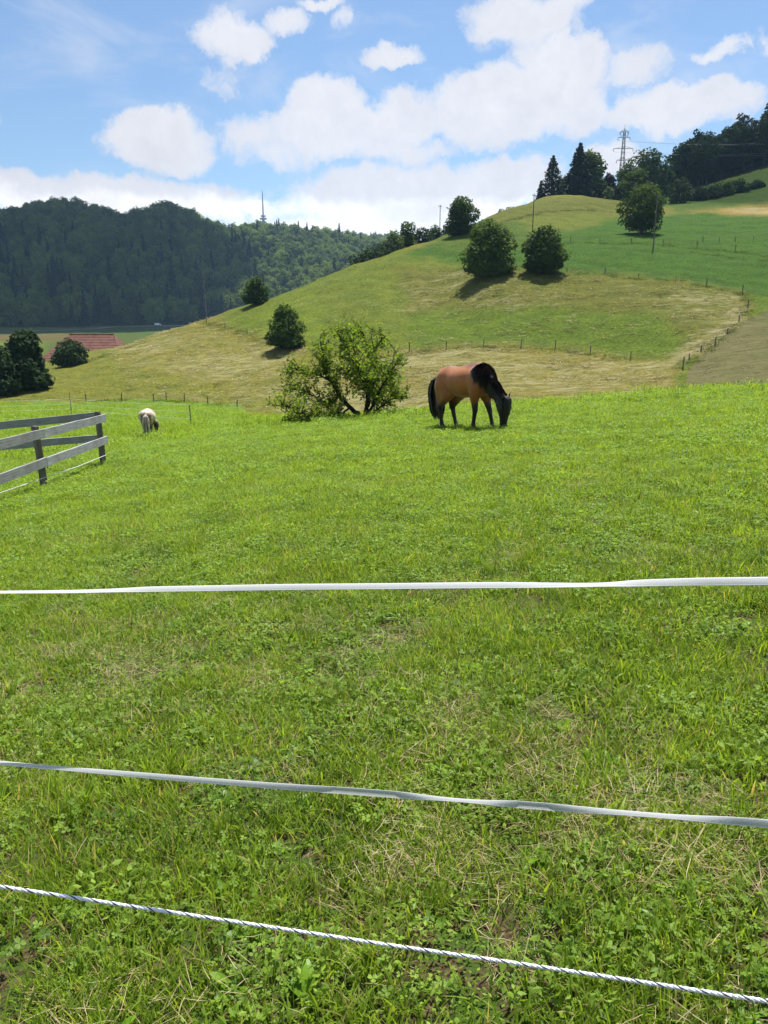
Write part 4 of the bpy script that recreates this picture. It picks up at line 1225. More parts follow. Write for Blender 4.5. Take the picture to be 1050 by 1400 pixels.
wire_fence('low post and wire fence along the far edge of the bright green meadow', [(118, 550), (166, 549), (210, 549), (228, 549), (252, 550), (284, 553), (324, 557), (369, 92, 560), (420, 90, 560)], .95, .06, (.85, .45), .010)
wire_fence('post and wire fence along the left hill edge before the dark forest', [(150, 181), (185, 178), (227, 176), (266, 174), (316, 171), (357, 170), (386, 172)], 1.15, .07, (.8,), .012)
wire_fence('line of short posts on the hill edge below the skyline hedge', [(412, 173), (426, 173), (440, 174), (453, 175), (466, 175), (479, 176), (492, 177), (505, 178), (517, 178), (533, 180), (549, 184), (558, 188)], .95, .05, (.8,), .010)
wire_fence('post and wire fence running down the left slope into the stubble', [(266, 174), (283, 442), (308, 449), (338, 457), (365, 466)], 1.1, .06, (.8, .4), .012)
wire_fence('post fence crossing the stubble hill right behind the horse', [(560, 480), (610, 478), (661, 476), (712, 477), (759, 479), (807, 486), (862, 494)], 1.1, .07, (.85, .45), .013)
wire_fence('fence with thick corner post down the edge of the ploughed field', [(933, 507), (942, 492), (958, 482), (977, 474), (994, 456), (1010, 440), (1022, 423), (1015, 402)], 1.1, .08, (.8, .4), .012, hs=[1.5, .6, .7, 1.0, .6, .7, 1.1, 1.2])
wire_fence('long post and wire fence below the upper green field', [(775, 372), (827, 375), (873, 380), (924, 386), (966, 392), (1015, 402), (1060, 408), (1110, 413)], 1.1, .07, (.85, .45), .014, hs=[.7, 1, .8, .8, 1.4, 1.5, 1, 1])
wire_fence('row of dark posts across the upper green field', [(702, 330), (780, 332), (820, 333), (863, 334), (906, 336), (953, 339), (1005, 345), (1060, 352)], 1.15, .085, (.85,), .008)
wire_fence('short post row at the right of the upper green field', [(961, 332), (983, 331), (1005, 331), (1030, 330), (1050, 329), (1080, 328)], 1.1, .07, (.85,), .02)
# electric strands crossing behind the pony
ef = wire_fence('thin white electric strands on slim posts beyond the pony', [(-70, 572), (98, 567), (262, 585), (420, 590)][:3] , 1.1, .022, (), name='electric_fence', hs=[1.1, 1.22, 1.0])
EP = [ground(-70, 572), ground(98, 567), ground(262, 585)]
for f_ in (.35, .62, .9):
    mb = MB()
    for a, b_ in zip(EP[:-1], EP[1:]):
        s = np.linspace(0, 1, 7)[:, None]; mb.tube(a * (1 - s) + b_ * s + np.array([0, 0, 1.08 * f_]) - np.array([0, 0, .06]) * 4 * s * (1 - s) - EP[0], .0045, 4, cap=False)
    ob('wire', mb.mesh('wire', [MAT['white_wire']]), ef)

# ------------------------------------------------------------------ poles, pylon, television tower, power lines
def pole(label, P, h, r, mat='post_wood'):
    root = empty('utility_pole', P); tag(root, label, 'pole')
    mb = MB(); mb.tube([(0, 0, -.5), (0, 0, h * .5), (0, 0, h)], [r, r * .85, r * .7], 8); ob('shaft', mb.mesh('shaft', [MAT[mat]], True), root)
    mb = MB(); mb.box((0, 0, h - .35), (.45, .05, .05)); ob('crossarm', mb.mesh('crossarm', [MAT[mat]]), root)
    for x in (-.38, .38):
        mb = MB(); mb.tube([(x, 0, h - .3), (x, 0, h - .12)], [.04, .03], 6); ob('insulator', mb.mesh('insulator', [MAT['concrete']]), root)
    return root


plain_mat('pole_wood', (.11, .095, .075), (.20, .18, .15), 3, .9, .1)
pole('tall wooden pole right of the lone spreading tree on the upper field', ground(893, 341), 10.2, .14, 'pole_wood')
pole('wooden pole on the knoll slope left of the conifer group', ground(728, 317), 8.2, .13, 'pole_wood')
pole('wooden pole on the skyline left of the rounded tree', on(599, 216), 9.2, .12, 'pole_wood')
tp = on(848, 318, 262); py_ = empty('lattice_pylon', tp); tag(py_, 'steel lattice power pylon rising behind the trees on the hill', 'pylon')
HP_ = 27.5
mb = MB()
def bw(z): return .85 * (1 - z / HP_) + .26
lv = [0, 3.2, 6.2, 9, 11.6, 14, 16.2, 18.2, 20, 21.7, 23.2, 24.6, 26]
for s1 in (-1, 1):
    for s2 in (-1, 1):
        mb.tube([(s1 * bw(0), s2 * bw(0), -.5), (s1 * bw(26) , s2 * bw(26), 26), (0, 0, HP_)], [.12, .09, .05], 4)
ob('mast_legs', mb.mesh('mast_legs', [MAT['steel']]), py_)
mb = MB()
for a, b_ in zip(lv[:-1], lv[1:]):
    for k in range(4):
        c1 = [(-1, -1), (1, -1), (1, 1), (-1, 1)][k]; c2 = [(1, -1), (1, 1), (-1, 1), (-1, -1)][k]
        mb.tube([(c1[0] * bw(a), c1[1] * bw(a), a), (c2[0] * bw(b_), c2[1] * bw(b_), b_)], .05, 3, cap=False)
        mb.tube([(c2[0] * bw(a), c2[1] * bw(a), a), (c1[0] * bw(b_), c1[1] * bw(b_), b_)], .05, 3, cap=False)
ob('bracing', mb.mesh('bracing', [MAT['steel']]), py_)
for z, wd in ((26.2, 1.6), (24.3, 2.2), (20.6, 3.6), (16.6, 2.2)):
    mb = MB()
    for s in (-1, 1):
        for yy in (-.35, .35): mb.tube([(0, yy, z), (s * wd, 0, z)], .07, 4)
        mb.tube([(0, 0, z + .9), (s * wd, 0, z)], .06, 4)
        mb.tube([(s * wd * .5, 0, z), (s * wd * .5, 0, z + .45)], .05, 4)
    ob('crossarm', mb.mesh('crossarm', [MAT['steel']]), py_)
    for s in (-1, 1):
        mb = MB(); mb.tube([(s * wd, 0, z), (s * wd, 0, z - .5), (s * wd, 0, z - 1.1)], [.08, .13, .06], 6); ob('insulator', mb.mesh('insulator', [MAT['steel']]), py_)
for z in (26.8, 27.2, 25.4):
    mb = MB(); mb.tube([(-1.2, 0, z - .6), (-1.25, 0, z + .9)], .08, 4); mb.tube([(1.2, 0, z - .6), (1.25, 0, z + .7)], .08, 4)
mb.tube([(0, 0, 27), (0, 0, 28.6)], .06, 4); ob('antenna', mb.mesh('antenna', [MAT['steel']]), py_)
mb = MB(); mb.box((0, 0, 4.6), (3.2, 1.5, .12)); ob('platform', mb.mesh('platform', [MAT['steel']]), py_)
lb = {-1: 'outer', 1: 'inner'}
for k, (z, x, nm) in enumerate(((20.6 - 1.1, 3.6, 'lower right'), (20.6 - 1.1, -3.6, 'lower left'), (24.3 - 1.1, 2.2, 'upper right'), (24.3 - 1.1, -2.2, 'upper left'))):
    A_ = tp + np.array([x, 0, z]); B_ = at(1400, 150, 420) + np.array([x * .8, x, z - 19])
    s = np.linspace(0, 1, 24)[:, None]; L_ = A_ * (1 - s) + B_ * s; L_[:, 2] -= 7 * 4 * (s * (1 - s))[:, 0]
    mb = MB(); mb.tube(L_ - A_, .03, 3, cap=False)
    o = ob('power_line', mb.mesh('power_line', [MAT['steel']]), None, A_); tag(o, 'thin power line running right from the %s arm of the pylon' % nm, 'cable')

td = 2050; tb = on(360, td, 300); tb[2] = min(tb[2], at(360, 318, td)[2])
topz = at(360, 261, td)[2] - tb[2]; z1 = at(360, 299, td)[2] - tb[2]
tw = empty('television_tower', tb); tag(tw, 'distant slender transmission tower with round platforms above the forest ridge', 'tower')
mb = MB(); mb.tube([(0, 0, 0), (0, 0, z1 - 2)], [5.5, 3.2], 12); ob('shaft', mb.mesh('shaft', [MAT['concrete']], True), tw)
for zz, r_ in ((z1 - 8, 7), (z1, 8.5), (z1 + 6, 6)):
    mb = MB(); mb.tube([(0, 0, zz - 2), (0, 0, zz - 1.5), (0, 0, zz + 1.5), (0, 0, zz + 2)], [r_ * .5, r_, r_, r_ * .6], 16); ob('platform', mb.mesh('platform', [MAT['concrete']]), tw)
mb = MB(); mb.tube([(0, 0, z1), (0, 0, z1 + (topz - z1) * .5), (0, 0, topz)], [2.2, 1.4, .7], 8); ob('mast', mb.mesh('mast', [MAT['steel']], True), tw)

# ------------------------------------------------------------------ farmhouse in the valley
plain_mat('roof_tile', (.15, .070, .052), (.22, .115, .090), .8, .9, .1, .4)
plain_mat('plaster', (.55, .54, .5), (.7, .69, .65), .5, .9, .1)
plain_mat('dark_wood', (.05, .035, .025), (.10, .07, .05), 2, .9)
r1 = at(95, 457, 226); r2 = at(163, 457.5, 226); e1 = at(68, 497, 212); zr = (r1[2] + r2[2]) / 2; ze = zr - 8.6
fx0, fx1 = r1[0] - 7.2, r2[0] + 5; yr = r1[1]; ye0, ye1 = yr - 11.5, yr + 11.5
fo = np.array([(fx0 + fx1) / 2, yr, ze - 3]); fh = empty('farmhouse', fo); tag(fh, 'farmhouse in the valley showing its big red tiled hipped roof', 'house')
gz0 = H(fo[0], fo[1])[0] - fo[2] - .5
mb = MB(); mb.box((0, 0, (3.2 + gz0) / 2 - .05), ((fx1 - fx0) / 2 - 1.2, 10.2, (3.2 - gz0) / 2)); ob('wall', mb.mesh('wall', [MAT['plaster']]), fh)
E_ = [np.array(p_) - fo for p_ in ((fx0, ye0, ze), (fx1, ye0, ze), (fx1, ye1, ze), (fx0, ye1, ze))]; Rg = [np.array([r1[0], yr, zr]) - fo, np.array([r2[0], yr, zr]) - fo]
for nm, quad in (('roof', [E_[0], E_[1], Rg[1], Rg[0]]), ('roof', [E_[2], E_[3], Rg[0], Rg[1]]), ('roof', [E_[3], E_[0], Rg[0]]), ('roof', [E_[1], E_[2], Rg[1]])):
    # rows of tiles as stepped courses
    Q = [np.array(v) for v in quad]; nrm = np.cross(Q[1] - Q[0], Q[-1] - Q[0]); nrm /= np.linalg.norm(nrm); mb = MB(); n = 22
    tl, tr_ = (Q[3], Q[2]) if len(Q) == 4 else (Q[2], Q[2])
    for i in range(n):
        a0, a1 = i / n, (i + 1.15) / n
        a1 = min(a1, 1)
        p0 = Q[0] + (tl - Q[0]) * a0; p1 = Q[1] + (tr_ - Q[1]) * a0; p2 = Q[1] + (tr_ - Q[1]) * a1; p3 = Q[0] + (tl - Q[0]) * a1
        up_ = nrm * .12
        mb.add([p0 + up_, p1 + up_, p2 + nrm * .01, p3 + nrm * .01, p0 - nrm * .02, p1 - nrm * .02], [[0, 1, 2, 3], [4, 5, 1, 0]], rg.random())
    ob(nm, mb.mesh(nm, [MAT['roof_tile']]), fh)
mb = MB(); mb.tube([Rg[0] + [0, 0, .1], Rg[1] + [0, 0, .1]], .2, 6); ob('ridge', mb.mesh('ridge', [MAT['roof_tile']]), fh)
mb = MB()
for x in np.linspace(fx0 - fo[0] + 3, fx1 - fo[0] - 3, 6):
    mb2 = MB(); mb2.box((x, -10.22, 1.6), (.55, .04, .7)); ob('window', mb2.mesh('window', [MAT['dark_wood']]), fh)

# valley road and van
rd = []
for px, py in ((-250, 455), (-60, 453.5), (40, 453), (100, 451), (150, 447.5), (205, 446), (260, 445), (330, 444)):
    rd.append(ground(px, py, 300))
rd = np.array(rd); tt = np.linspace(0, len(rd) - 1, 60); rd = np.stack([np.interp(tt, np.arange(len(rd)), rd[:, k]) for k in range(3)], 1)
T_ = np.gradient(rd, axis=0); N_ = np.c_[-T_[:, 1], T_[:, 0], 0 * T_[:, 0]]; N_ /= np.linalg.norm(N_, axis=1)[:, None]
def lift(q): q = q.copy(); q[:, 2] = H(q[:, 0], q[:, 1]) + .35; return q
a_, b_ = lift(rd - N_ * 4), lift(rd + N_ * 4); n = len(rd)
mb = MB(); mb.add(np.r_[a_, b_], [[i, i + 1, n + i + 1, n + i][::-1] for i in range(n - 1)]); o = ob('road', mb.mesh('road', [MAT['asphalt']])); o['kind'] = 'structure'
plain_mat('white_paint', (.78, .78, .78), (.82, .82, .82), 1, .35, .5); plain_mat('glass_dark', (.02, .025, .03), (.03, .035, .04), 1, .1, .8); plain_mat('rubber', (.01, .01, .01), (.02, .02, .02), 3, .8)
vp = ground(216, 446, 300); vp[2] += .35; vn = empty('van', vp); tag(vn, 'tiny white van on the valley road before the forest', 'van')
prof = [(-2.9, .5), (-2.9, 2.5), (1.2, 2.55), (2.1, 1.7), (2.9, 1.5), (3.0, .5)]
V = [(x, s * 1.0 * (1 if z < 1.6 else .9), z) for s in (-1, 1) for x, z in prof]
mb = MB(); mb.add(V, [[0, 6, 7, 1], [1, 7, 8, 2], [2, 8, 9, 3], [3, 9, 10, 4], [4, 10, 11, 5], [5, 11, 6, 0]]); mb.add(V, [[0, 1, 2, 5], [2, 3, 4, 5], [8, 7, 6, 11], [10, 9, 8, 11]])
ob('body', mb.mesh('body', [MAT['white_paint']]), vn)
mb = MB(); mb.add([(1.25, -.92, 2.5), (1.25, .92, 2.5), (2.12, .95, 1.72), (2.12, -.95, 1.72)], [[0, 3, 2, 1]]); ob('windscreen', mb.mesh('windscreen', [MAT['glass_dark']]), vn)
vn.children[-1].location = (.03, 0, .03)
for x in (-1.9, 1.9):
    for s in (-1, 1):
        mb = MB(); mb.tube([(x, s * .95, .38), (x, s * 1.05, .38)], .38, 12); ob('wheel', mb.mesh('wheel', [MAT['rubber']]), vn)

# ------------------------------------------------------------------ the three fence strands in front
m, t = new_mat('woven_tape')
u_ = t.n('ShaderNodeAttribute', attribute_name='across').outputs['Fac']; v_ = t.n('ShaderNodeAttribute', attribute_name='along').outputs['Fac']
st = t.m('SINE', t.m('MULTIPLY', u_, 2 * math.pi * 7)); wv_ = t.m('SINE', t.m('MULTIPLY', v_, 2 * math.pi * 320))
cell = t.m('MULTIPLY', t.ss(st, -.2, .6), t.m('ADD', .75, t.m('MULTIPLY', wv_, .25)))
mid = t.ss(t.m('ABSOLUTE', t.m('SUBTRACT', u_, .5)), .30, .40)
cell = t.m('MAXIMUM', t.m('MULTIPLY', cell, .75), mid)
c = t.mix(cell, (.55, .57, .61), (.86, .865, .88))
b = t.n('ShaderNodeBump', {'Strength': .6, 'Distance': .0008, 'Height': t.m('ADD', st, wv_)})
p = t.n('ShaderNodeBsdfPrincipled', {'Base Color': c, 'Roughness': .45, 'Specular IOR Level': .4, 'Normal': b.outputs[0]})
tr = t.n('ShaderNodeBsdfTranslucent', {'Color': c}); mx = t.n('ShaderNodeMixShader', {0: .58, 1: p.outputs[0], 2: tr.outputs[0]})
t.L.new(mx.outputs[0], t.out.inputs[0])
plain_mat('white_twine', (.72, .73, .76), (.86, .87, .90), 300, .5, .4)
plain_mat('black_twine', (.02, .022, .03), (.05, .055, .075), 300, .5, .4)


def line3d(pts, depth):
    P = np.array([at(px, py, depth(px)) for px, py in pts]); n = len(P)
    return P


def dense(pts, ws, depth, n=900):
    px = np.array([p_[0] for p_ in pts], float); py = np.array([p_[1] for p_ in pts], float)
    xs = np.linspace(px[0], px[-1], n)
    # smooth through the points
    ys = np.interp(xs, px, py); kk = np.hanning(81); kk /= kk.sum(); yp = np.pad(ys, 40, mode='reflect', reflect_type='odd'); ys = np.convolve(yp, kk, 'valid')
    w_ = np.interp(xs, [a for a, _ in ws], [b_ for _, b_ in ws]); wp = np.pad(w_, 20, mode='edge'); k2 = np.hanning(41); k2 /= k2.sum(); w_ = np.convolve(wp, k2, 'valid')
    P = np.array([at(a, b_, depth(a)) for a, b_ in zip(xs, ys)])
    return P, w_


def tape(label, pts, ws, depth, width=.0158):
    P, wpx = dense(pts, ws, depth); n = len(P); m_ = 22
    T = np.gradient(P, axis=0); T /= np.linalg.norm(T, axis=1)[:, None]
    up = np.array([0, 0, 1.]) - T * T[:, 2:3]; up /= np.linalg.norm(up, axis=1)[:, None]; sd_ = np.cross(T, up)
    # twist angle from the visible width
    rng_ = np.linalg.norm(P - [0, 0, CAMZ], axis=1); full = width * F / (rng_) * .97
    ratio = np.clip(wpx / full, .18, 1); ang = np.arccos(ratio)
    # view elevation tilts the plane: lean towards the viewer
    vdir = (P - [0, 0, CAMZ]); vdir /= np.linalg.norm(vdir, axis=1)[:, None]
    wv = np.cross(T, vdir); wv /= np.linalg.norm(wv, axis=1)[:, None]; wv *= np.sign(wv[:, 2:3]); nv = np.cross(T, wv)
    W_ = wv * np.cos(ang)[:, None] + nv * np.sin(ang)[:, None]; Nn = np.cross(T, W_)
    u = np.linspace(-.5, .5, m_); cor = np.cos(np.linspace(0, 2 * np.pi * 7, m_)) * .00025
    V = P[:, None] + W_[:, None] * (u * width)[None, :, None] + Nn[:, None] * (cor + .0012 * (u * 2) ** 2)[None, :, None]
    V = V.reshape(-1, 3); i, j = np.meshgrid(np.arange(n - 1), np.arange(m_ - 1), indexing='ij'); q = (i * m_ + j).ravel()
    L_ = np.r_[0, np.cumsum(np.linalg.norm(np.diff(P, axis=0), axis=1))]
    me = mk_mesh('fence_tape', V - P[0], [np.c_[q, q + 1, q + m_ + 1, q + m_]], {'across': ('FLOAT', 'POINT', np.tile(u + .5, n)), 'along': ('FLOAT', 'POINT', np.repeat(L_, m_))}, True, [MAT['woven_tape']])
    sm = me; o = ob('fence_tape', me, None, P[0]); 
    tag(o, label, 'tape'); return o


tape('highest white woven electric fence tape, crossing level in mid picture', [(-260, 812), (0, 808.5), (100, 808), (200, 805), (400, 802), (525, 801), (650, 799.5), (780, 799), (830, 798.5), (870, 796.5), (950, 795), (1050, 794), (1300, 789)],
     [(-260, 5), (0, 3), (60, 3.5), (110, 4), (160, 4.5), (200, 7), (400, 8.2), (700, 8), (800, 5), (830, 4.8), (865, 8.5), (960, 10), (1300, 10)], lambda x: 1.34 - .00022 * (x - 525), .0135)
tape('middle white woven fence tape, sloping slightly down to the right', [(-260, 1018), (0, 1042), (100, 1051), (250, 1064), (400, 1076), (500, 1083), (600, 1091), (700, 1099), (750, 1103), (900, 1114), (1050, 1126), (1300, 1146)],
     [(-260, 5), (0, 4.5), (60, 4.5), (200, 6.5), (350, 7), (500, 8.5), (560, 8), (610, 4.5), (650, 4.5), (700, 8.5), (760, 8.5), (850, 6), (920, 5.5), (1000, 9), (1050, 9), (1300, 7)], lambda x: 1.24 - .00022 * (x - 525), .0120)
P, _ = dense([(-260, 1176), (0, 1212), (200, 1242), (400, 1272), (525, 1291), (700, 1316), (900, 1346), (1050, 1369), (1300, 1408)], [(0, 6), (1, 6)], lambda x: 1.16 - .00022 * (x - 525), 1500)
fr = empty('fence_rope', P[0]); tag(fr, 'lowest fence strand, a twisted white rope with dark threads', 'rope')
T = np.gradient(P, axis=0); T /= np.linalg.norm(T, axis=1)[:, None]; up = np.array([0, 0, 1.]) - T * T[:, 2:3]; up /= np.linalg.norm(up, axis=1)[:, None]; sd_ = np.cross(T, up)
L_ = np.r_[0, np.cumsum(np.linalg.norm(np.diff(P, axis=0), axis=1))]
for k, (rad, off_, nm, mt) in enumerate(((.0018, .0014, 'white_strand', 'white_twine'), (.0018, .0014, 'white_strand', 'white_twine'), (.0013, .00165, 'dark_strand', 'black_twine'), (.0018, .0014, 'white_strand', 'white_twine'))):
    ph = (L_ + .004 * np.sin(L_ * 9) + .003 * np.sin(L_ * 23 + 1)) / .034 * 2 * math.pi + (0, 1.75, 2.9, 4.3)[k]
    Q = P + off_ * (np.cos(ph)[:, None] * up + np.sin(ph)[:, None] * sd_) - P[0]
    mb = MB(); mb.tube(Q, rad * (1 + .06 * np.sin(L_ * 900)), 7, cap=False); ob(nm, mb.mesh(nm, [MAT[mt]], True), fr)
mb = MB(); rgx = np.random.default_rng(8)
for _ in range(1500):
    i = rgx.integers(1, len(P) - 1); a = rgx.uniform(0, 6.28); d = np.cos(a) * up[i] + np.sin(a) * sd_[i] + T[i] * rgx.uniform(-1, 1); q = P[i] - P[0] + (np.cos(a) * up[i] + np.sin(a) * sd_[i]) * .0030
    mb.tube([q, q + d * rgx.uniform(.001, .0032)], [.00018, .00008], 3, cap=False)
ob('fuzz', mb.mesh('fuzz', [MAT['white_twine']]), fr)

# ------------------------------------------------------------------ the meadow's plants
leaf_mat('grass_blade', (.032, .095, .004), (.350, .480, .052), .50, dry=(.46, .38, .16), nscale=1.3, rough=.45, spec=.2, sunlit=.17, tmul=(1.3, 1.25, .55))
leaf_mat('clover_leaf', (.032, .100, .005), (.320, .470, .060), .48, nscale=1.1, rough=.45, spec=.2, sunlit=.17, tmul=(1.3, 1.25, .55))
leaf_mat('broad_leaf', (.045, .125, .008), (.240, .420, .026), .45, nscale=1.6, rough=.42, spec=.3)
leaf_mat('straw_blade', (.24, .18, .09), (.58, .49, .29), .25, nscale=3, tmul=(1, 1, 1))
leaf_mat('rough_blade', (.035, .065, .010), (.12, .17, .03), .35, dry=(.30, .26, .13), nscale=.2)
leaf_mat('bluish_grass', (.055, .11, .022), (.150, .235, .065), .4, nscale=1.5, spec=.25)
leaf_mat('flower_yellow', (.65, .45, .02), (.8, .6, .03), .3, nscale=3, tmul=(1, 1, 1))
rg = np.random.default_rng(21)


def blades(n, rad, lmin, lmax, wmin, wmax, lean, dryf=0.0, seg=3, flat=False, seed=0):
    """n curved tapering blades rooted in a disc"""
    q = np.random.default_rng(seed)
    r_ = rad * np.sqrt(q.random(n)); a = q.uniform(0, 6.283, n)
    B = np.c_[r_ * np.cos(a), r_ * np.sin(a), np.full(n, -.008)]
    L_ = q.uniform(lmin, lmax, n) ** 1.0; w_ = q.uniform(wmin, wmax, n); dirn = q.uniform(0, 6.283, n)
    h = np.c_[np.cos(dirn), np.sin(dirn), np.zeros(n)]; tw = dirn + q.normal(1.57, .5, n); sd_ = np.c_[np.cos(tw), np.sin(tw), np.zeros(n)]
    ln = np.abs(q.normal(0, lean, n)) + .08
    if flat: ln = q.uniform(1.25, 1.52, n)
    bend = q.uniform(.1, 1.1, n) * (0.15 if flat else 1)
    rows = []
    P = B.copy(); th = ln.copy()
    if flat: P[:, 2] += q.uniform(.004, .045, n)
    for s in range(seg + 1):
        f_ = s / seg; ww = w_ * (1 - f_ ** 1.8) * (.8 + .4 * min(1, f_ * 3)) * .5
        rows.append((P - sd_ * ww[:, None], P + sd_ * ww[:, None]))
        P = P + (h * np.sin(th)[:, None] + np.array([0, 0, 1]) * np.cos(th)[:, None]) * (L_ / seg)[:, None]
        if flat: P += q.normal(0, .003, (n, 3))
        th = th + bend / seg
    V = np.stack([x for rw in rows[:-1] for x in rw] + [(rows[-1][0] + rows[-1][1]) / 2], 1)   # n, 2*seg+1, 3
    k = V.shape[1]; o_ = np.arange(n)[:, None] * k
    F4 = np.concatenate([np.concatenate([o_ + 2 * s, o_ + 2 * s + 1, o_ + 2 * s + 3, o_ + 2 * s + 2], 1) for s in range(seg - 1)]) if seg > 1 else None
    F3 = np.concatenate([o_ + 2 * (seg - 1), o_ + 2 * (seg - 1) + 1, o_ + 2 * seg], 1)
    tn = q.random(n) * .9; tn = np.where(q.random(n) < dryf, 1.0, tn)
    mb = MB()
    if F4 is not None: mb.add(V.reshape(-1, 3), F4, np.tile(tn, seg - 1)); mb.add(V.reshape(-1, 3), F3, tn)
    else: mb.add(V.reshape(-1, 3), F3, tn)
    return mb


def clover(n, rad, hmin, hmax, lr, seed):
    q = np.random.default_rng(seed); mb = MB()
    for i in range(n):
        a = q.uniform(0, 6.283); r_ = rad * math.sqrt(q.random()); h = q.uniform(hmin, hmax); c = np.array([r_ * math.cos(a), r_ * math.sin(a), h]); tn = q.random() * .9
        b_ = c + q.normal(0, .012, 3); b_[2] = -.005
        sd_ = np.array([.0009, 0, 0]); mb.add([b_ - sd_, b_ + sd_, c + sd_, c - sd_], [[0, 1, 2, 3]], tn)
        rot = q.uniform(0, 6.283); tilt = q.normal(0, .35, 2); rr_ = lr * q.uniform(.7, 1.3)
        for k in range(3):
            t_ = rot + k * 2.094; u = np.array([math.cos(t_), math.sin(t_), tilt[0] * math.cos(t_) + tilt[1] * math.sin(t_) + .15]); v = np.array([-math.sin(t_), math.cos(t_), -tilt[0] * math.sin(t_) + tilt[1] * math.cos(t_)])
            pts = [c, c + u * rr_ * .55 - v * rr_ * .5, c + u * rr_ * 1.1 - v * rr_ * .38, c + u * rr_ * 1.02 + [0, 0, -.001], c + u * rr_ * 1.1 + v * rr_ * .38, c + u * rr_ * .55 + v * rr_ * .5]
            mb.add(pts, [[0, 1, 2, 3], [0, 3, 4, 5]], tn)
    return mb


def rosette(n, lmin, lmax, wd, lobed, seed, up=.9):
    q = np.random.default_rng(seed); mb = MB()
    for i in range(n):
        a = i * 2.4 + q.normal(0, .3); L_ = q.uniform(lmin, lmax); el0 = q.uniform(.25, up) ; sg = 6; P = np.array([0, 0, 0.0]); row = []; tn = q.random() * .9; w0 = wd * q.uniform(.7, 1.2)
        for s in range(sg + 1):
            f_ = s / sg; pr_ = math.sin(math.pi * min(1, f_ * .86 + .06)) ** .8 * (1 if not lobed else (.55 + .45 * (s % 2)) * (.5 + .6 * f_))
            sv = np.array([-math.sin(a), math.cos(a), 0]) * w0 * .5 * max(.04, pr_)
            row += [P - sv + [0, 0, .18 * np.linalg.norm(sv)], P.copy(), P + sv + [0, 0, .18 * np.linalg.norm(sv)]]
            P = P + np.array([math.cos(a) * math.cos(el0), math.sin(a) * math.cos(el0), math.sin(el0)]) * L_ / sg; el0 -= q.uniform(.08, .26)
        F_ = [[3 * s + k, 3 * s + k + 1, 3 * s + k + 4, 3 * s + k + 3] for s in range(sg) for k in (0, 1)]
        mb.add(row, F_, tn)
    return mb


def small_leaves(n, rad, h, lr, seed):
    """low creeping herbs: short stems with pairs of oval leaves"""
    q = np.random.default_rng(seed); mb = MB(); C = np.c_[rad * np.sqrt(q.random(n)) * 1, q.uniform(0, 6.283, n)]; P = np.c_[C[:, 0] * np.cos(C[:, 1]), C[:, 0] * np.sin(C[:, 1]), q.uniform(.008, h, n)]
    leaves(mb, P, lr, q, 1.2, aspect=.5); return mb


GR = [blades(105, .14, .03, .095, .0032, .0072, .5, .045, seed=300 + i).mesh('grass_tuft', [MAT['grass_blade']]) for i in range(6)]
GR += [blades(95, .15, .04, .12, .002, .0050, .6, .11, seed=310 + i).mesh('grass_tuft', [MAT['grass_blade']]) for i in range(3)]
TL = [blades(40, .055, .08, .17, .004, .0078, .30, .05, 4, seed=320 + i).mesh('tall_tuft', [MAT['grass_blade']]) for i in range(4)]
TL += [blades(60, .09, .08, .16, .0022, .004, .5, .1, 4, seed=326 + i).mesh('tall_tuft', [MAT['bluish_grass']]) for i in range(2)]
ST = [blades(60, .16, .03, .13, .0010, .0022, 1.2, 0, 3, True, seed=330 + i).mesh('straw_litter', [MAT['straw_blade']]) for i in range(4)]
CLV = [clover(40, .12, .02, .06, .010, 340 + i).mesh('clover_patch', [MAT['clover_leaf']]) for i in range(4)]
CLV += [small_leaves(120, .13, .06, (.006, .008, .011, .014)[i], 350 + i).mesh('herb_patch', [MAT['clover_leaf']]) for i in range(4)]
BR = [rosette(9, .06, .13, .026, True, 360 + i).mesh('dandelion_leaves', [MAT['broad_leaf']]) for i in range(3)]
BR += [rosette(7, .06, .11, .036, False, 364 + i).mesh('plantain_leaves', [MAT['broad_leaf']]) for i in range(2)]
BR += [rosette(3, .06, .11, .022, False, 367 + i, 1.35).mesh('upright_leaves', [MAT['broad_leaf']]) for i in range(2)]


def vnoise(x, y, s, seed):
    q = np.random.default_rng(seed); out = np.zeros(len(x))
    for k in range(7):
        a = q.uniform(0, 6.283); f_ = s * q.uniform(.6, 1.7); out += np.sin((x * math.cos(a) + y * math.sin(a)) * f_ + q.uniform(0, 6.28) + 1.3 * np.sin((x * math.sin(a) - y * math.cos(a)) * f_ * .7 + k))
    return out / 7 * 1.8


def wedge(n, d0, d1, amax=31, azc=0):
    d = np.sqrt(rg.uniform(d0 ** 2, d1 ** 2, n)); a = R(azc) + rg.uniform(-R(amax), R(amax), n); return d * np.sin(a), d * np.cos(a), d


def scatter(name, parts, protos, label, cat):
    X_, Y_, S_ = [np.concatenate(v) for v in zip(*parts)]
    Z_ = H(X_, Y_); n = len(X_)
    rot = np.c_[rg.normal(0, .10, n), rg.normal(0, .10, n), rg.uniform(0, 6.283, n)]
    o = gn_scatter(name, np.c_[X_, Y_, Z_], rot, S_, rg.integers(0, len(protos), n), protos, label=label, cat=cat); print(name, n); return o


def zoned(densities, cond=None, grow=None):
    """(d0, d1, plants per square metre, scale)"""
    out = []
    for d0, d1, dn, sc_ in densities:
        amax = 40 if d1 < 4 else 31
        area = R(2 * amax) / 2 * (d1 ** 2 - d0 ** 2); n = int(area * dn); x, y, d = wedge(n, d0, d1, amax)
        s = sc_ * rg.uniform(.7, 1.3, n)
        if cond is not None:
            k = cond(x, y, d); x, y, s = x[k], y[k], s[k]
        out.append((x, y, s))
    return out


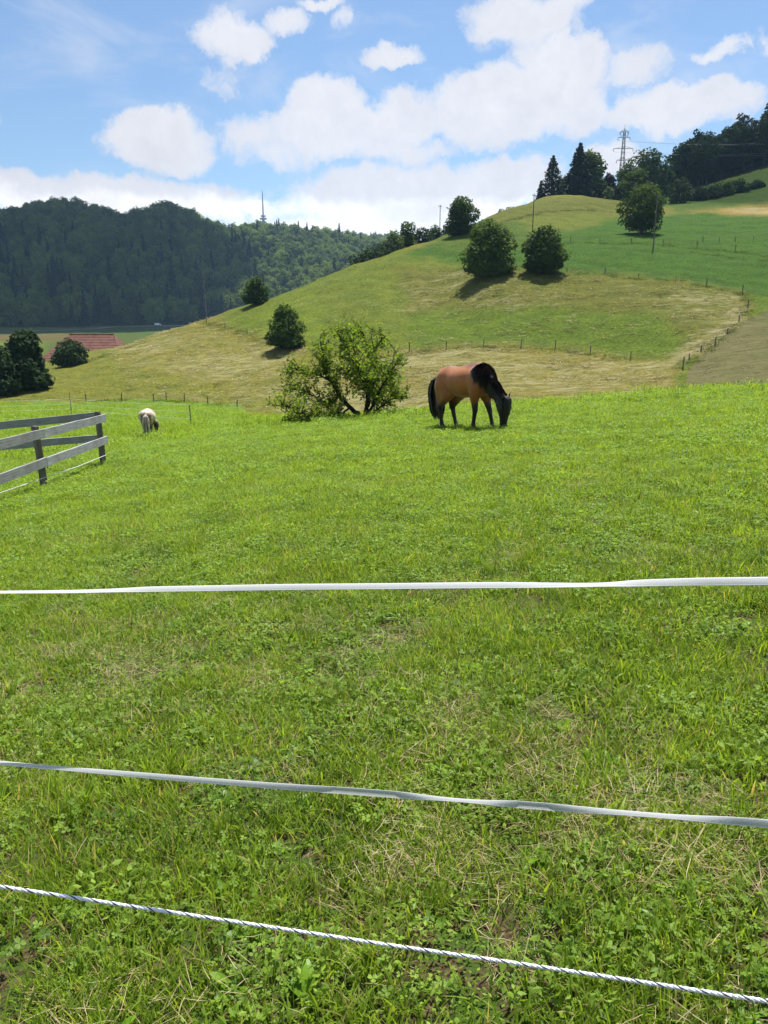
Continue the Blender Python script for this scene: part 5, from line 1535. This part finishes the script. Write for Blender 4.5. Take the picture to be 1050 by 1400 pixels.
dens_v = lambda x, y, d: rg.random(len(x)) < np.clip(.72 + .45 * vnoise(x, y, 2.6, 1) + .3 * vnoise(x, y, 9, 9) + sstep(d, 4, 10) * .5, .14, 1)
inm = lambda x, y, d: d < np.interp(np.arctan2(x, y), ma, np.minimum(md, 104)) - 1.0
scatter('grass', zoned([(.9, 4, 150, 1.0), (4, 8, 95, 1.05), (8, 14, 55, 1.2), (14, 24, 26, 1.5)], dens_v), GR, 'short green meadow grass mixed with dry blades', 'grass')
scatter('tall_grass', zoned([(.9, 6, 9, 1.0), (6, 14, 4.5, 1.0), (14, 24, 2, 1.1)], lambda x, y, d: vnoise(x, y, 1.6, 2) + .5 * (x < -2) > .15 + rg.normal(0, .4, len(x))), TL, 'taller tufts of fresh grass standing out of the meadow', 'grass')
scatter('straw', zoned([(.9, 6, 54, 1.0), (6, 12, 10, 1.2)], lambda x, y, d: vnoise(x, y, 1.9, 3) + .4 * vnoise(x, y, 6, 8) > -.05 + .06 * d + rg.normal(0, .35, len(x))), ST, 'dry straw litter lying between the grass', 'straw')
scatter('clover', zoned([(.9, 3.2, 26, 1.0), (3.2, 6, 42, 1.0), (6, 12, 46, 1.15), (12, 24, 24, 1.6)], lambda x, y, d: vnoise(x, y, 2.2, 4) > -.35 - .05 * d + rg.normal(0, .4, len(x))), CLV, 'clover and small creeping herbs in the meadow', 'clover')
scatter('broad_leaved_herbs', zoned([(.9, 6, 20, .75), (6, 14, 9, .9), (14, 24, 2.0, 1.1)], lambda x, y, d: vnoise(x, y, 1.4, 5) > -.1 + rg.normal(0, .5, len(x))), BR, 'dandelion and plantain leaves in the meadow', 'herbs')
# farther meadow: coarser tufts out to the low fence
GF = [blades(230, .75, .07, .15, .010, .02, .5, .03, 2, seed=400 + i).mesh('far_tuft', [MAT['grass_blade']]) for i in range(4)] + [small_leaves(260, .7, .09, .03, 410 + i).mesh('far_herbs', [MAT['clover_leaf']]) for i in range(2)]
scatter('distant_meadow_grass', zoned([(22, 45, 3.0, 1.0), (45, 104, 1.0, 1.35)], inm), GF, 'bright green grass of the meadow down to the low fence', 'grass')
# rough grass and hay heaps on the hillside
HT = [blades(60, 1.1, .15, .42, .03, .07, .6, .12, 2, seed=430 + i).mesh('rough_tuft', [MAT['rough_blade']]) for i in range(3)]
lines = []
for pts in ([(118, 550), (166, 549), (228, 549), (284, 553), (324, 557)], [(560, 480), (661, 476), (712, 477), (759, 479), (807, 486), (862, 494)],
            [(933, 507), (977, 474), (1010, 440), (1022, 423), (1015, 402)], [(600, 372), (700, 370), (775, 372), (827, 375), (924, 386), (1015, 402), (1110, 413)],
            [(266, 174, 9), (308, 449), (338, 457), (365, 466)], [(702, 330), (820, 333), (906, 336), (1005, 345), (1060, 352)],
            [(655, 316), (700, 301), (740, 292), (800, 288), (838, 291)], [(110, 498), (140, 488), (172, 477), (200, 468)], [(945, 345), (1005, 353), (1080, 362)]):
    Q = [ground(*p_) if len(p_) == 2 else on(p_[0], p_[1]) for p_ in pts]
    for a, b_ in zip(Q[:-1], Q[1:]):
        L_ = np.linalg.norm(b_ - a); n = int(L_ * 1.6); s = rg.random(n)[:, None]; q = a * (1 - s) + b_ * s; lines.append((q[:, 0] + rg.normal(0, .5, n), q[:, 1] + rg.normal(0, .5, n), rg.uniform(.45, 1.0, n)))
scatter('rough_grass', lines, HT, 'unmown rough grass along the fence lines and banks', 'grass')
x, y, d = wedge(60000, 85, 240, 30)
px_, py_2, _ = proj(np.c_[x, y, H(x, y)])
ip_ = (inpoly(px_, py_2, [(150, 476), (300, 428), (420, 460), (400, 560), (180, 545)]) | inpoly(px_, py_2, [(540, 375), (820, 378), (1000, 400), (1015, 440), (930, 500), (930, 560), (400, 570), (500, 480), (600, 430)])) & (np.hypot(x, y) > 84)
mk = vnoise(x, y * 2.2, .35, 12) + .5 * vnoise(x, y * 2, 1.3, 13) > .30 + rg.normal(0, .3, len(x)); k = ip_ & mk & (rg.random(len(x)) < .4)
HS = [blades(22, .8, .2, .6, .03, .07, 1.2, 0, 2, True, seed=440 + i).mesh('hay_wisp', [MAT['straw_blade']]) for i in range(4)]
scatter('hay', [(x[k], y[k], rg.uniform(.6, 1.4, int(k.sum())))], HS, 'pale hay left in streaks on the mown hillside', 'hay')

# single pale stalks one can pick out
for i, (px, py, L_, lean, hd, lb) in enumerate(((708, 1004, .26, .55, -1.0, 'long pale dry stalk leaning right below the top tape'), (761, 1012, .19, .12, 2.0, 'upright pale dry stalk right of the longer leaning one'),
                                   (196, 1014, .16, 1.35, .3, 'pale dry stalk lying flat above the middle tape at left'), (100, 1196, .22, 1.25, .25, 'thin dry stalk lying left between middle tape and rope'),
                                   (272, 1158, .07, .9, .3, 'short curled pale stalk in the centre left below the middle tape'), (648, 1290, .05, .2, 1.9, 'short pale stub of straw standing above the rope'),
                                   (60, 948, .14, .25, 2.1, 'thin pale stalk at the left edge below the top tape'))):
    g_ = ground(px, py, 1.2); v = [np.array([0, 0, 0.])]; th = lean
    for s in range(5):
        v.append(v[-1] + np.array([math.cos(hd + 1.2) * math.sin(th), math.sin(hd + 1.2) * math.sin(th) * .4, math.cos(th)]) * L_ / 5); th += .05
    mb = MB(); mb.tube(np.array(v) + [0, 0, .03], np.linspace(.0018, .0008, 6), 5, .8)
    tag(ob('dry_stalk', mb.mesh('dry_stalk', [MAT['straw_blade']]), None, g_), lb, 'straw')

# ------------------------------------------------------------------ air
zmin = min(float(TV[:, 2].min()), float(GZ.min())) - 1.0
zmax = max(float(TV[:, 2].max()) + 45, topz + tb[2] + 5)
mb = MB(); mb.box((0, 0, (zmin + zmax) / 2), (6050, 6050, (zmax - zmin) / 2)); hzo = ob('haze', mb.mesh('haze', []))
m, t = new_mat('air'); pv = t.n('ShaderNodeVolumePrincipled', {'Color': (.42, .66, 1.0, 1), 'Density': HAZE, 'Anisotropy': .2}); t.L.new(pv.outputs[0], t.out.inputs['Volume'])
hzo.data.materials.append(m); tag(hzo, 'thin bluish summer haze over the valley', 'haze', None, 'stuff')


# ------------------------------------------------------------------ unseen cumulus above the frame, added to shade the forest and the upper hill
def cloud_mesh(rx, ry, rz_, n, seed, h):
    q = np.random.default_rng(seed); C = []
    for i in range(n):
        a = q.uniform(0, 6.283); r_ = math.sqrt(q.random()) * .72; C.append((np.array([r_ * math.cos(a) * rx, r_ * math.sin(a) * ry, q.uniform(-.1, .45) * rz_]), q.uniform(.26, .42) * min(rx, ry)))
    def fn(Pq):
        D = np.full(len(Pq), 1e9)
        for c, r_ in C:
            v = (Pq - c); v[:, 2] *= 1.7; d = np.linalg.norm(v, axis=1) - r_ * (1 + .12 * np.sin(v[:, 0] / r_ * 7 + c[0]) * np.sin(v[:, 1] / r_ * 6 + v[:, 2] / r_ * 5))
            k = r_ * .3; hh = np.clip(.5 + .5 * (D - d) / k, 0, 1); D = np.where(D > 1e8, d, D * (1 - hh) + d * hh - k * hh * (1 - hh))
        return D
    return surface_nets(fn, (-rx * 1.25, -ry * 1.25, -rz_ * 1.6), (rx * 1.25, ry * 1.25, rz_ * 2.2), h)


for nm, tx, ty, alt, rx, ry, rz_, op, seed in (('cloud', -640, 900, 1350, 480, 680, 90, .93, 3), ('cloud', 200, 400, 1100, 230, 190, 45, .55, 4)):
    m, t = new_mat('cloud_vapour'); df = t.n('ShaderNodeBsdfDiffuse', {'Color': (.9, .9, .92, 1)}); tl_ = t.n('ShaderNodeBsdfTranslucent', {'Color': (.9, .9, .92, 1)})
    tp_ = t.n('ShaderNodeBsdfTransparent'); m1 = t.n('ShaderNodeMixShader', {0: .5, 1: df.outputs[0], 2: tl_.outputs[0]}); m2 = t.n('ShaderNodeMixShader', {0: op ** 1.0 if op > .9 else 1 - math.sqrt(1 - op), 1: tp_.outputs[0], 2: m1.outputs[0]}); t.L.new(m2.outputs[0], t.out.inputs[0])
    Vc, Fc = cloud_mesh(rx, ry, rz_, 26, seed, rx / 14)
    me = mk_mesh(nm, Vc, [Fc], None, True, [m]); c_ = Vector((tx, ty, 30)) + sd * ((alt - 30) / sd.z)
    o = ob(nm, me, None, c_); o['kind'] = 'structure'
